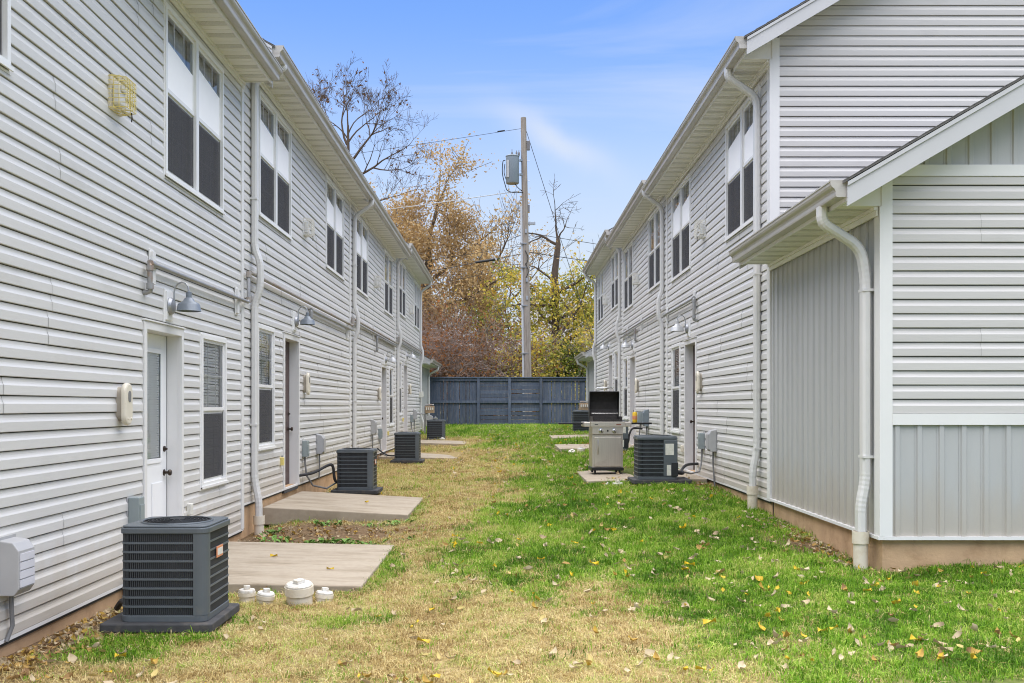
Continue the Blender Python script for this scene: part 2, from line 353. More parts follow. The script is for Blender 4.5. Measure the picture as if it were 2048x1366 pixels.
def obj(name, me, parent=None, loc=(0, 0, 0), rot=(0, 0, 0), bevel=0.0, kind=None, label=None, smooth=False):
    o = bpy.data.objects.new(name, me); C.objects.link(o)
    o.location = loc; o.rotation_euler = rot
    if parent: o.parent = parent
    if bevel:
        b = o.modifiers.new('bevel', 'BEVEL'); b.width = bevel; b.segments = 2; b.limit_method = 'ANGLE'; b.angle_limit = R(40)
    elif smooth:
        try: me.set_sharp_from_angle(angle=R(40))
        except Exception: pass
    if kind: o['kind'] = kind
    if label: o['label'] = label
    return o
def tag(o, label, cat, group=None):
    o['label'] = label; o['category'] = cat
    if group: o['group'] = group
    return o
def thing(name, label, cat, loc=(0, 0, 0), rz=0.0, group=None, scale=(1, 1, 1)):
    o = bpy.data.objects.new(name, None); C.objects.link(o)
    o.location = loc; o.rotation_euler = (0, 0, rz); o.scale = scale; o.empty_display_size = 0.2
    return tag(o, label, cat, group)
def copy_tree(o, parent=None):
    c = o.copy(); C.objects.link(c)
    if parent: c.parent = parent
    for ch in o.children: copy_tree(ch, c)
    return c

rng = random.Random(11)
def lerp(tab, x):
    if x <= tab[0][0]: return tab[0][1]
    for (a, va), (b, vb) in zip(tab, tab[1:]):
        if x <= b: return va + (vb - va) * (x - a) / (b - a)
    return tab[-1][1]
ZL = [(-20, -1.45), (5, -1.45), (6.7, -1.458), (7.7, -1.49), (9.8, -1.485), (10.7, -1.45), (12, -1.42), (14, -1.385), (22, -1.28), (28, -1.12), (34, -.92), (38.6, -.76), (60, -.7), (140, -.2)]
ZR = [(-20, -1.32), (7.8, -1.31), (11.5, -1.215), (14, -1.15), (22, -.99), (28, -.91), (34, -.82), (38.6, -.76), (60, -.7), (140, -.2)]
def ground(x, y):
    t = max(-.1, min(1.15, (x + 1.15) / 2.9))
    z = lerp(ZL, y) * (1 - t) + lerp(ZR, y) * t
    n = noise.noise(Vector((x * .9, y * .9, 3.1))) * .014 + noise.noise(Vector((x * .3, y * .3, 7.7))) * .012
    if y < 17: z -= .085 * math.exp(-((x + 3.08) / .30) ** 2) + .06 * math.exp(-((x - 3.0) / .35) ** 2) * (1 if y > 7 else .4)
    return z + n

# ------------------------------------------------------------------ the ground
def edges(a, b, step): return [a + (b - a) * i / max(1, round((b - a) / step)) for i in range(max(1, round((b - a) / step)) + 1)]
gx = [-220, -120, -60, -30, -16, -9, -6] + edges(-4, 6, .125) + [8, 12, 20, 34, 60, 120, 220]
gy = [-60, -30, -12, -4, 0, 2] + edges(3.5, 40, .25) + [42, 45, 50, 58, 70, 90, 130, 220, 400]
g = MB()
for y in gy:
    for x in gx: g.v.append((x, y, ground(x, y)))
nx = len(gx)
for j in range(len(gy) - 1):
    for i in range(nx - 1):
        g.f.append((j * nx + i, j * nx + i + 1, (j + 1) * nx + i + 1, (j + 1) * nx + i)); g.m.append(0)
def px(x, y, z): return (1014 + 1950 * x / y, 812 - 1950 * z / y)
# where the lawn is straw-coloured and where it is bare, as areas of the yard
def blob(x, y, cx, cy, rx, ry): return math.exp(-(((x - cx) / rx) ** 2 + ((y - cy) / ry) ** 2))
def dryness(x, y):
    edge = lerp([(3, 1.0), (5.2, 1.0), (6.2, .9), (7.4, .35), (9.0, -.25), (11, -.4), (12.5, -.15), (14, .1), (17, .45), (21, .25), (25, .0), (28, -.25), (31, -.9), (34, -3.5), (40, -5)], y)
    wob = noise.noise(Vector((x * 1.1, y * .55, 0.3))) * .75 + noise.noise(Vector((x * 3.3, y * 1.9, 5.3))) * .4
    d = (edge + wob - x) / .6
    d = max(-1.4, min(1.4, d))
    d += .9 * blob(x, y, .95, 7.3, .55, .5) - .9 * blob(x, y, -.25, 9.6, .45, .7) - .7 * blob(x, y, .0, 12.3, .4, .6)
    d -= 2.2 * blob(x, y, -2.35, 5.75, .5, .3) + 1.6 * blob(x, y, -1.15, 6.55, .45, .25) + 1.2 * blob(x, y, -1.0, 5.3, .35, .22)
    d -= 1.0 * blob(x, y, -1.6, 16.3, .4, .5) + 1.5 * blob(x, y, -1.0, 26.6, .8, .6) + 1.4 * blob(x, y, -1.03, 8.6, .1, .9)
    d -= .8 * blob(x, y, -.3, 7.2, .3, .2) + .7 * blob(x, y, .2, 5.2, .25, .2)
    d += noise.noise(Vector((x * 2.6, y * 2.0, 9.1))) * 1.0 + noise.noise(Vector((x * 6.0, y * 4.6, 1.9))) * .55
    return 1 / (1 + math.exp(-2.0 * d))
def bareness(x, y):
    b = 0.0
    b = max(b, 1.3 * blob(x, y, -2.3, 11.15, 1.25, .95), .95 * blob(x, y, -2.95, 6.6, .45, 1.6), .9 * blob(x, y, 2.75, 8.9, .35, .8),
            .8 * blob(x, y, 2.75, 14.2, .3, 1.1), .8 * blob(x, y, -2.9, 15.4, .4, 1.0))
    return b + noise.noise(Vector((x * 4, y * 4, 2.2))) * .25
lawn_m = bpy.data.materials.new('lawn'); lawn_m.use_nodes = True; t = lawn_m.node_tree; bs = t.nodes['Principled BSDF']
bs.inputs['Roughness'].default_value = 1.0; bs.inputs['Specular IOR Level'].default_value = 0.1
at1 = N(t, 'ShaderNodeAttribute'); at1.attribute_name = 'dry'; at2 = N(t, 'ShaderNodeAttribute'); at2.attribute_name = 'bare'
ge = N(t, 'ShaderNodeNewGeometry')
n1 = N(t, 'ShaderNodeTexNoise'); n1.inputs['Scale'].default_value = 24; n1.inputs['Detail'].default_value = 6; t.links.new(ge.outputs['Position'], n1.inputs['Vector'])
def ramp2(a, b):
    m_ = N(t, 'ShaderNodeMix', data_type='RGBA'); m_.inputs['A'].default_value = (*a, 1); m_.inputs['B'].default_value = (*b, 1)
    mr = N(t, 'ShaderNodeMapRange'); mr.inputs['From Min'].default_value = .3; mr.inputs['From Max'].default_value = .7
    t.links.new(n1.outputs['Fac'], mr.inputs['Value']); t.links.new(mr.outputs[0], m_.inputs['Factor']); return m_.outputs['Result']
gcol = ramp2((0.05, 0.085, 0.016), (0.13, 0.16, 0.04)); dcol = ramp2((0.22, 0.155, 0.07), (0.40, 0.31, 0.15)); bcol = ramp2((0.085, 0.054, 0.030), (0.22, 0.15, 0.085))
ma = N(t, 'ShaderNodeMix', data_type='RGBA'); t.links.new(at1.outputs['Fac'], ma.inputs['Factor']); t.links.new(gcol, ma.inputs['A']); t.links.new(dcol, ma.inputs['B'])
mb_ = N(t, 'ShaderNodeMix', data_type='RGBA'); t.links.new(at2.outputs['Fac'], mb_.inputs['Factor']); t.links.new(ma.outputs['Result'], mb_.inputs['A']); t.links.new(bcol, mb_.inputs['B'])
t.links.new(mb_.outputs['Result'], bs.inputs['Base Color'])
bp = N(t, 'ShaderNodeBump'); bp.inputs['Strength'].default_value = .8; bp.inputs['Distance'].default_value = .02
t.links.new(n1.outputs['Fac'], bp.inputs['Height']); t.links.new(bp.outputs[0], bs.inputs['Normal'])
M['lawn'] = lawn_m
me = g.mesh('lawn', 'lawn', True)
a1 = me.attributes.new('dry', 'FLOAT', 'POINT'); a1.data.foreach_set('value', [dryness(v[0], v[1]) for v in g.v])
a2 = me.attributes.new('bare', 'FLOAT', 'POINT'); a2.data.foreach_set('value', [max(0, min(1, 1.4 * bareness(v[0], v[1]))) for v in g.v])
lawn = obj('lawn', me, kind='structure')

# ------------------------------------------------------------------ townhouses
E_ = 0.1143
PROF = [(0.0, 0.0165), (0.004, 0.0185), (0.060, 0.0185), (0.073, 0.012), (0.086, 0.008), (0.1075, 0.006)]   # dutch-lap course: (height, stand-off)
def prof_clip(a, b):
    """profile of one course between heights a and b"""
    def wv(z):
        for (z0, w0), (z1, w1) in zip(PROF, PROF[1:]):
            if z <= z1: return w0 + (w1 - w0) * (z - z0) / (z1 - z0)
        return PROF[-1][1]
    b = min(b, PROF[-1][0])
    pts = [(a, wv(a))] + [(z, w_) for z, w_ in PROF if a + 1e-4 < z < b - 1e-4] + [(b, wv(b))]
    return pts
def course_mesh(u0f, u1f, z, a, b, place, mname, seg=1, lift=0.0, jit=None):
    """one piece of a course; u0f/u1f give the ends at a height, place(u, stand-off, z) puts it into the house's frame"""
    pr = [(z + q, w_ + lift) for q, w_ in prof_clip(a, b)]
    rows = [(pr[0][0], 0.001)] + pr + [(pr[-1][0] + .001, 0.001)]
    mb = MB(); n = seg + 1
    jj = [(jit.uniform(-.0014, .0014) if jit and 0 < i < seg else 0) for i in range(n)]
    for k, (zz_, ww) in enumerate(rows):
        ua, ub = u0f(zz_), u1f(zz_)
        for i in range(n):
            mb.v.append(place(ua + (ub - ua) * i / seg, ww + (jj[i] if 0 < k < len(rows) - 1 else 0), zz_ + jj[i] * .7))
    for k in range(len(rows) - 1):
        for i in range(seg):
            mb.f.append((k * n + i, k * n + i + 1, (k + 1) * n + i + 1, (k + 1) * n + i)); mb.m.append(0)
    return mb.mesh('siding_board', mname)

def lap_wall(parent, u0, u1, z0, z1, holes, place, mname, r, seams=True):
    k = 0; z = z0
    seam = []
    while z < z1 - .01:
        if k % 2 == 0:
            seam = [u0 + r.uniform(.3, 3.4)]
            while seam[-1] < u1: seam.append(seam[-1] + 3.66)
        top = min(z + E_, z1)
        cuts = []
        for (ha, hb, hz0, hz1) in holes:
            if hz0 < top - .002 and hz1 > z + .002: cuts.append((ha, hb, hz0, hz1))
        cuts.sort()
        spans = []; cur = u0
        for c in cuts:
            spans.append((cur, c[0], 0.0, top - z)); cur = c[1]
            if c[2] > z + .006: spans.append((c[0], c[1], 0.0, c[2] - z))
            if c[3] < top - .006: spans.append((c[0], c[1], c[3] - z, top - z))
        spans.append((cur, u1, 0.0, top - z))
        for (a, b, p, q) in spans:
            if b - a < .01 or p > PROF[-1][0] - .004: continue
            bits = [a] + ([s for s in seam if a + .15 < s < b - .15] if seams else []) + [b]
            for i, (ua, ub) in enumerate(zip(bits, bits[1:])):
                me_ = course_mesh(lambda h, ua=ua: ua, lambda h, ub=ub, last=(i == len(bits) - 2): ub + (0 if last else .004), z, p, q, place, mname, seg=max(1, min(4, int((ub - ua) / .9))),
                                  lift=.0028 * (i % 2), jit=r)
                obj('siding_board', me_, parent)
        z += E_; k += 1

BATT = 0.178
def batten_mesh(u0, u1, z0f, z1f, place, mname='batten_siding', gap=.0075):
    prof = [(u0 + gap, -.011), (u0 + gap, .004), (u0 + .016, .004), (u0 + .024, .017), (u0 + .058, .017), (u0 + .066, .004), (u1, .004), (u1, -.002)]
    prof = [(min(u, u1), w_) for u, w_ in prof]
    mb = MB()
    for u, w_ in prof: mb.v.append(place(u, w_, z0f(u)))
    for u, w_ in prof: mb.v.append(place(u, w_, z1f(u)))
    n = len(prof)
    for i in range(n - 1): mb.f.append((i, i + 1, n + i + 1, n + i)); mb.m.append(0)
    return mb.mesh('siding_board', mname)
def batten_wall(parent, u0, u1, z0f, z1f, place, gap=.0075):
    u = u0
    while u < u1 - .02:
        b = min(u + BATT, u1)
        if z1f((u + b) / 2) - z0f((u + b) / 2) > .02: obj('siding_board', batten_mesh(u, b, z0f, z1f, place, gap=gap), parent)
        u += BATT

def sheath(x, u0, u1, z0, z1, holes):
    """flat wall at x with rectangular openings"""
    mb = MB(); us = sorted({u0, u1, *[h[0] for h in holes], *[h[1] for h in holes]}); zs = sorted({z0, z1, *[h[2] for h in holes], *[h[3] for h in holes]})
    for ua, ub in zip(us, us[1:]):
        for za, zb in zip(zs, zs[1:]):
            cu, cz = (ua + ub) / 2, (za + zb) / 2
            if not any(h[0] < cu < h[1] and h[2] < cz < h[3] for h in holes):
                mb.quad((x, ua, za), (x, ub, za), (x, ub, zb), (x, ua, zb))
    return mb

# ---- windows (local: x outward, y along the wall from the window's middle, z from its bottom)
_cache = {}
def cached(key, fn):
    if key not in _cache: _cache[key] = fn()
    return _cache[key]
def frame_mesh(W, H, twin):
    mb = MB(); h = W / 2; f = .042; x0, x1 = -.06, .034
    mb.box(x0, x1, -h, h, 0, f); mb.box(x0, x1, -h, h, H - f, H)
    mb.box(x0, x1 - .001, -h, -h + f, f, H - f); mb.box(x0, x1 - .001, h - f, h, f, H - f)
    if twin: mb.box(x0, x1 - .002, -.04, .04, f, H - f)
    mb.box(x1 + .001, x1 + .014, -h - .012, h + .012, -.014, .012)          # sill nose
    mb.box(-.004, .021, -h - .02, h + .02, -.032, -.0145); mb.box(-.004, .021, -h - .02, h + .02, H + .001, H + .018)
    mb.box(-.004, .0205, -h - .02, -h - .001, -.0144, H + .0009); mb.box(-.004, .0205, h + .001, h + .02, -.0144, H + .0009)
    return mb.mesh('window', 'vinyl_white')
def sash_mesh(w_, h, x0, x1, b=.028):
    mb = MB(); a = w_ / 2
    mb.box(x0, x1, -a, a, 0, b * 1.3); mb.box(x0, x1, -a, a, h - b * 1.1, h)
    mb.box(x0, x1 - .001, -a, -a + b, b * 1.3, h - b * 1.1); mb.box(x0, x1 - .001, a - b, a, b * 1.3, h - b * 1.1)
    return mb.mesh('sash', 'vinyl_white')
def muntin_mesh(w_, h, x):
    mb = MB(); a = w_ / 2
    for yy in (-w_ / 6, w_ / 6): mb.box(x - .006, x, yy - .008, yy + .008, .03, h - .03)
    for s0, s1 in ((-a + .03, -w_ / 6 - .008), (-w_ / 6 + .008, w_ / 6 - .008), (w_ / 6 + .008, a - .03)):
        mb.box(x - .006, x, s0, s1, h / 2 - .008, h / 2 + .008)
    return mb.mesh('muntin', 'vinyl_white')
def pane_mesh(w_, h, x):
    a = w_ / 2
    return MB().quad((x, -a + .02, .02), (x, a - .02, .02), (x, a - .02, h - .02), (x, -a + .02, h - .02)).mesh('pane', 'glass')
def screen_mesh(w_, h, x):
    a = w_ / 2; mb = MB()
    mb.box(x - .002, x, -a + .03, a - .03, .035, h - .03)
    mb.box(x - .006, x + .003, -a + .018, -a + .03, .022, h - .018, 1); mb.box(x - .006, x + .003, a - .03, a - .018, .022, h - .018, 1)
    return mb.mesh('insect_screen', ['screen_mesh', 'conduit'])
def blind_mesh(w_, z0, z1, x, seed):
    r = random.Random(seed); mb = MB(); a = w_ / 2 - .03; z = z0
    while z < z1:
        s = r.uniform(-.006, .006); c = r.uniform(-.005, .005)
        mb.v += [(x, -a, z), (x, 0, z + c), (x, a, z + s), (x - .010, a, z + .025 + s), (x - .010, 0, z + .025 + c), (x - .010, -a, z + .025)]
        b = len(mb.v) - 6; mb.f += [(b, b + 1, b + 4, b + 5), (b + 1, b + 2, b + 3, b + 4)]; mb.m += [0, 0]; z += .030
    return mb.mesh('blind', 'blind')
def curtain_mesh(w_, z0, z1, x, mname='curtain'):
    mb = MB(); a = w_ / 2 + .02; n = 24
    for zz_ in (z0, z1):
        for i in range(n + 1): mb.v.append((x + .012 * math.sin(i * 1.9), -a + 2 * a * i / n, zz_))
    for i in range(n): mb.f.append((i, i + 1, n + 1 + i + 1, n + 1 + i)); mb.m.append(0)
    return mb.mesh('curtain', mname, True)
sm = bpy.data.materials.new('screen_mesh'); sm.use_nodes = True; t = sm.node_tree; t.nodes.clear()
d_ = N(t, 'ShaderNodeBsdfDiffuse'); d_.inputs[0].default_value = (.10, .10, .105, 1); tr_ = N(t, 'ShaderNodeBsdfTransparent')
mx_ = N(t, 'ShaderNodeMixShader'); mx_.inputs[0].default_value = .62
t.links.new(tr_.outputs[0], mx_.inputs[1]); t.links.new(d_.outputs[0], mx_.inputs[2]); o_ = N(t, 'ShaderNodeOutputMaterial'); t.links.new(mx_.outputs[0], o_.inputs[0])
M['screen_mesh'] = sm

def window(parent, uc, z0, W, H, twin, style, seed):
    wo_ = obj('window', cached(('f', W, H, twin), lambda: frame_mesh(W, H, twin)), parent, (0, uc, z0))
    cols = [(-W / 4 - .0, W / 2 - .085)] if twin else [(0, W - .084)]
    if twin: cols = [(-(W / 2 - .042 + .04) / 2, W / 2 - .082), ((W / 2 - .042 + .04) / 2, W / 2 - .082)]
    hh = (H - .084) / 2
    for yc, sw in cols:
        for up in (0, 1):
            zz_ = .042 + up * hh; xo = .012 if up else -.006
            obj('sash', cached(('s', sw, hh, up), lambda: sash_mesh(sw, hh, xo - .03, xo)), wo_, (0, yc, zz_))
            obj('pane', cached(('p', sw, hh, up), lambda: pane_mesh(sw, hh, xo - .012)), wo_, (0, yc, zz_))
            obj('muntin', cached(('m', sw, hh, up), lambda: muntin_mesh(sw, hh, xo - .0125)), wo_, (0, yc, zz_))
            if not up: obj('insect_screen', cached(('i', sw, hh), lambda: screen_mesh(sw, hh, .006)), wo_, (0, yc, zz_))
        if style == 'blind':
            obj('blind', cached(('b', sw, hh, seed), lambda: blind_mesh(sw, .06, H - .06, -.034, seed)), wo_, (0, yc, 0))
        else:
            obj('curtain', cached(('c', sw, hh), lambda: curtain_mesh(sw, .03, H - .03, -.085)), wo_, (0, yc, 0))
            if style == 'shade_or_reflection':  # opaque white panel before the glass: bright sky reflection painted in
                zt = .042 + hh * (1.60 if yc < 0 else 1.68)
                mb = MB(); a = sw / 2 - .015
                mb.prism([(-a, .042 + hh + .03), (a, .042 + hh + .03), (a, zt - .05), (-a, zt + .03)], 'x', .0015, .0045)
                mb.build('sky_reflection_panel', 'shade_or_reflection', wo_, (0, yc, 0))
    return wo_

def door(parent, uc, zt, Wd, style):
    """casing width Wd, top at zt, door leaf recessed in the wall"""
    h = Wd / 2; c = .06; rec = -.11
    fr = MB()
    fr.box(-.004, .034, -h, -h + c, -.02, zt); fr.box(-.004, .034, h - c, h, -.02, zt); fr.box(-.004, .0335, -h + c, h - c, zt - c - .01, zt)
    fr.box(rec - .05, -.0045, -h + c - .03, -h + c, -.02, zt - c); fr.box(rec - .05, -.0045, h - c, h - c + .03, -.02, zt - c)
    fr.box(rec - .05, -.0045, -h + c, h - c, zt - c - .01, zt - c + .03)
    fr.box(-.003, .046, -h - .01, h + .01, zt + .001, zt + .016)
    f = fr.build('door_frame', 'trim', parent, (0, uc, 0), bevel=.003)
    sl = MB().box(rec - .05, .02, -h + c, h - c, -.07, -.022).build('threshold', 'pad', f)
    a = h - c - .006; dm = 'door_white' if style == 'white' else 'door_dark'
    mb = MB(); zt2 = zt - c - .012; z0 = -.02
    if style == 'white':
        gz0, gz1, ga = .93, zt2 - .16, a - .15
        mb.box(rec - .045, rec, -a, -ga, z0, zt2); mb.box(rec - .045, rec, ga, a, z0, zt2)
        mb.box(rec - .045, rec - .0005, -ga, ga, z0, gz0); mb.box(rec - .045, rec - .0005, -ga, ga, gz1, zt2)
        for q in (-1, 1): mb.box(rec, rec + .010, q * ga - .02, q * ga + .02, gz0 - .02, gz1 + .02)
        mb.box(rec, rec + .0095, -ga + .02, ga - .02, gz0 - .03, gz0 + .012); mb.box(rec, rec + .0095, -ga + .02, ga - .02, gz1 - .012, gz1 + .03)
        for q in (-1, 1):
            y0_, y1_ = sorted((q * .05, q * (a - .12)))
            mb.box(rec, rec + .008, y0_, y1_, .18, .72)
    else:
        mb.box(rec - .045, rec, -a, a, z0, zt2)
        for q in (-1, 1):
            y0_, y1_ = sorted((q * .06, q * (a - .12)))
            for za, zb in ((.2, .75), (.9, 1.75)): mb.box(rec, rec + .008, y0_, y1_, za, zb)
    d = mb.build('door', dm, parent, (0, uc, 0), bevel=.002)
    MB().box(rec - .046, rec + .002, a + .0005, a + .0055, -.02, zt2).box(rec - .046, rec + .002, -a - .0055, -a - .0005, -.02, zt2).build('weather_strip', 'door_seal', f)
    if style == 'white':
        MB().quad((rec - .004, -ga, gz0), (rec - .004, ga, gz0), (rec - .004, ga, gz1), (rec - .004, -ga, gz1)).build('pane', 'glass', d)
        bl = MB(); z = gz0 + .02
        while z < gz1 - .01:
            bl.quad((rec - .008, -ga + .01, z), (rec - .008, ga - .01, z), (rec - .012, ga - .01, z + .017), (rec - .012, -ga + .01, z + .017)); z += .022
        bl.build('blind', 'blind', d)
        MB().box(rec - .043, rec - .036, -ga, ga, gz0, gz1).build('backing', 'blind', d)
    kn = MB().lathe([(.030, 0), (.030, .008), (.012, .012), (.012, .035), (.026, .045), (.030, .058), (.022, .070), (.004, .073)], 12, ax='x')
    kn.build('knob', 'bronze', d, (rec, a - .07, .80), smooth=True)
    MB().lathe([(.027, 0), (.027, .012), (.012, .014), (.010, .032)], 12, ax='x').build('deadbolt', 'bronze', d, (rec, a - .07, 1.02), smooth=True)
    return d

def rect_sweep(mb, path, hw, hd, y, crimp=None, m=0):
    """sweep of a chamfered rectangle along an x-z path at a given y"""
    ch = .018; b0 = len(mb.v); n = 8
    sec = [(-hw + ch, -hd), (hw - ch, -hd), (hw, -hd + ch), (hw, hd - ch), (hw - ch, hd), (-hw + ch, hd), (-hw, hd - ch), (-hw, -hd + ch)]
    for i, (x, z) in enumerate(path):
        x0, z0 = path[max(0, i - 1)]; x1, z1 = path[min(len(path) - 1, i + 1)]
        tx, tz = x1 - x0, z1 - z0; L = math.hypot(tx, tz) or 1; nx_, nz_ = -tz / L, tx / L
        k = 1.0 if crimp is None else crimp[i]
        for a, b in sec: mb.v.append((x + nx_ * b * k, y + a * k, z + nz_ * b * k))
    for i in range(len(path) - 1):
        for k in range(n):
            k2 = (k + 1) % n
            mb.f.append((b0 + i * n + k, b0 + i * n + k2, b0 + (i + 1) * n + k2, b0 + (i + 1) * n + k)); mb.m.append(m)
    mb.f.append(tuple(b0 + k for k in range(n))[::-1]); mb.m.append(m)
    e = b0 + (len(path) - 1) * n; mb.f.append(tuple(e + k for k in range(n))); mb.m.append(m)
def arc_path(pts, rad=.11, n=9):
    """round the corners of an x-z polyline; elbows get crimp ripples"""
    out = [pts[0]]; cr = [1.0]
    for a, b, c in zip(pts, pts[1:], pts[2:]):
        va = Vector((a[0] - b[0], a[1] - b[1])); vc = Vector((c[0] - b[0], c[1] - b[1]))
        ra = min(rad, va.length * .48, vc.length * .48)
        p, q = Vector(b) + va.normalized() * ra, Vector(b) + vc.normalized() * ra
        for i in range(n + 1):
            tt = i / n; s = p * (1 - tt) ** 2 + Vector(b) * 2 * tt * (1 - tt) + q * tt * tt
            out.append((s.x, s.y)); cr.append(1.0 if i in (0, n) else (1.02 if i % 2 else .99))
    out.append(pts[-1]); cr.append(1.0)
    return out, cr
def downspout(parent, y, pts, boot=None, straps=()):
    p, c = arc_path(pts)
    mb = MB(); rect_sweep(mb, p, .052, .036, y, c)
    d = mb.build('downspout', 'spout', parent)
    for z in straps:
        s = MB(); s.box(.0, .083 + .014, y - .058, y + .058, z, z + .022)
        s.build('strap', 'spout', d)
    if boot:
        x, z0, z1 = boot
        MB().lathe([(.058, z0), (.058, z1 - .10), (.068, z1 - .10), (.068, z1), (.060, z1), (.060, z1 - .02)], 16, (x, y, 0)).build('drain_pipe', 'pvc', d, smooth=True)
    return d

GUT = [(0, 0), (.072, 0), (.079, .006), (.082, .020), (.082, .044), (.090, .062), (.110, .078), (.119, .094), (.121, .118), (.127, .118), (.127, .130), (.0, .130)]
PITCH = .583
def eaves(u, y0, y1, w_, H, depth, ov=.335, near_ov=0.0, far_ov=0.0, soff_from=None, ridge=4.0):
    """soffit, fascia, gutter, roof, rakes of one house; eave along y"""
    ys = y0 if soff_from is None else soff_from
    y = ys; k = 0
    def panel(wd):
        mb = MB()
        # three boards with grooves; the middle one is perforated
        s = wd / 3
        for i in range(3):
            a, b = i * s, (i + 1) * s
            mb.prism([(a + .003, .0), (b - .012, .0), (b - .008, .009), (b, .009), (b, .014), (a, .014), (a, .006)], 'x', .0, ov - .003, m=1 if i == 1 else 0, caps=False)
        return mb.mesh('soffit_panel', ['soffit', 'soffit_vent'])
    while y < y1 - .01:
        wd = round(min(.305, y1 - y), 3)
        obj('soffit_panel', cached(('so', wd, ov), lambda: panel(wd)), u, (0.0, y, H)); y += .305
    fy0, fy1 = y0 - near_ov, y1 + far_ov
    MB().box(ov - .002, ov + .018, fy0, fy1, H - .012, H + .15).build('fascia', 'trim', u)
    MB().box(.0188, .05, ys, y1, H - .03, H - .001).box(.0188, .034, ys, y1, H - .075, H - .031).build('frieze', 'soffit', u)
    gm = MB().prism([(ov + .0185 + a, H + .022 + b) for a, b in GUT], 'y', fy0 + .01, fy1 - .01)
    gt = gm.build('gutter', 'gutter', u)
    for e in (fy0 + .004, fy1 - .0099): MB().prism([(ov + .019 + a * 1.03, H + .020 + b * 1.02) for a, b in GUT], 'y', e, e + .0059).build('end_cap', 'gutter', gt)
    # roof: two slopes of slab, shingle courses as thin steps on the visible slope
    xr = -ridge; ze = H + .135; zr = ze + (ov + .03 - xr) * PITCH
    rf = MB()
    rf.prism([(ov + .05, ze - .012), (xr, zr), (2 * xr - ov - .05, ze - .012), (2 * xr - ov - .05, ze + .004), (xr, zr + .016), (ov + .05, ze + .004)], 'y', fy0 - .02 - (.015 if near_ov else 0), fy1)
    sl = Vector((xr - ov - .05, zr - ze)); L = sl.length
    nst = int(L / .14)
    for i in range(nst):
        a = i / nst; b = min(1, (i + 1.05) / nst)
        x0, z0 = ov + .05 + sl.x * a, ze + .0045 + (zr - ze + .012) * a
        x1, z1 = ov + .05 + sl.x * b, ze + .0045 + (zr - ze + .012) * b
        rf.prism([(x0, z0), (x1, z1), (x1, z1 + .002), (x0, z0 + .008)], 'y', fy0 - .022 - (.015 if near_ov else 0), fy1 + .002)
    rf.build('roof', 'shingle', u)
    for e, th in ((fy0 - .02, .02), (fy1 - .001, .02)):
        rk = MB()
        for sgn in (1, -1):
            def X(x): return x if sgn == 1 else 2 * xr - x
            rk.prism([(X(ov + .02), ze - .19), (X(xr), zr - .19 + .0), (X(xr), zr - .045), (X(ov + .02), ze - .035)], 'y', e, e + th)
            rk.prism([(X(ov + .02), ze - .0345), (X(xr), zr - .0445), (X(xr), zr - .003), (X(ov + .02), ze - .003)], 'y', e - .012, e + th)
        rk.build('rake_board', 'rake_trim', u)
    if near_ov:
        rs = MB()
        rs.prism([(ov, ze - .10), (xr, zr - .11), (xr, zr - .09), (ov, ze - .08)], 'y', fy0, y0 - .004)
        rs.build('rake_soffit', 'soffit', u)
    return ze, zr

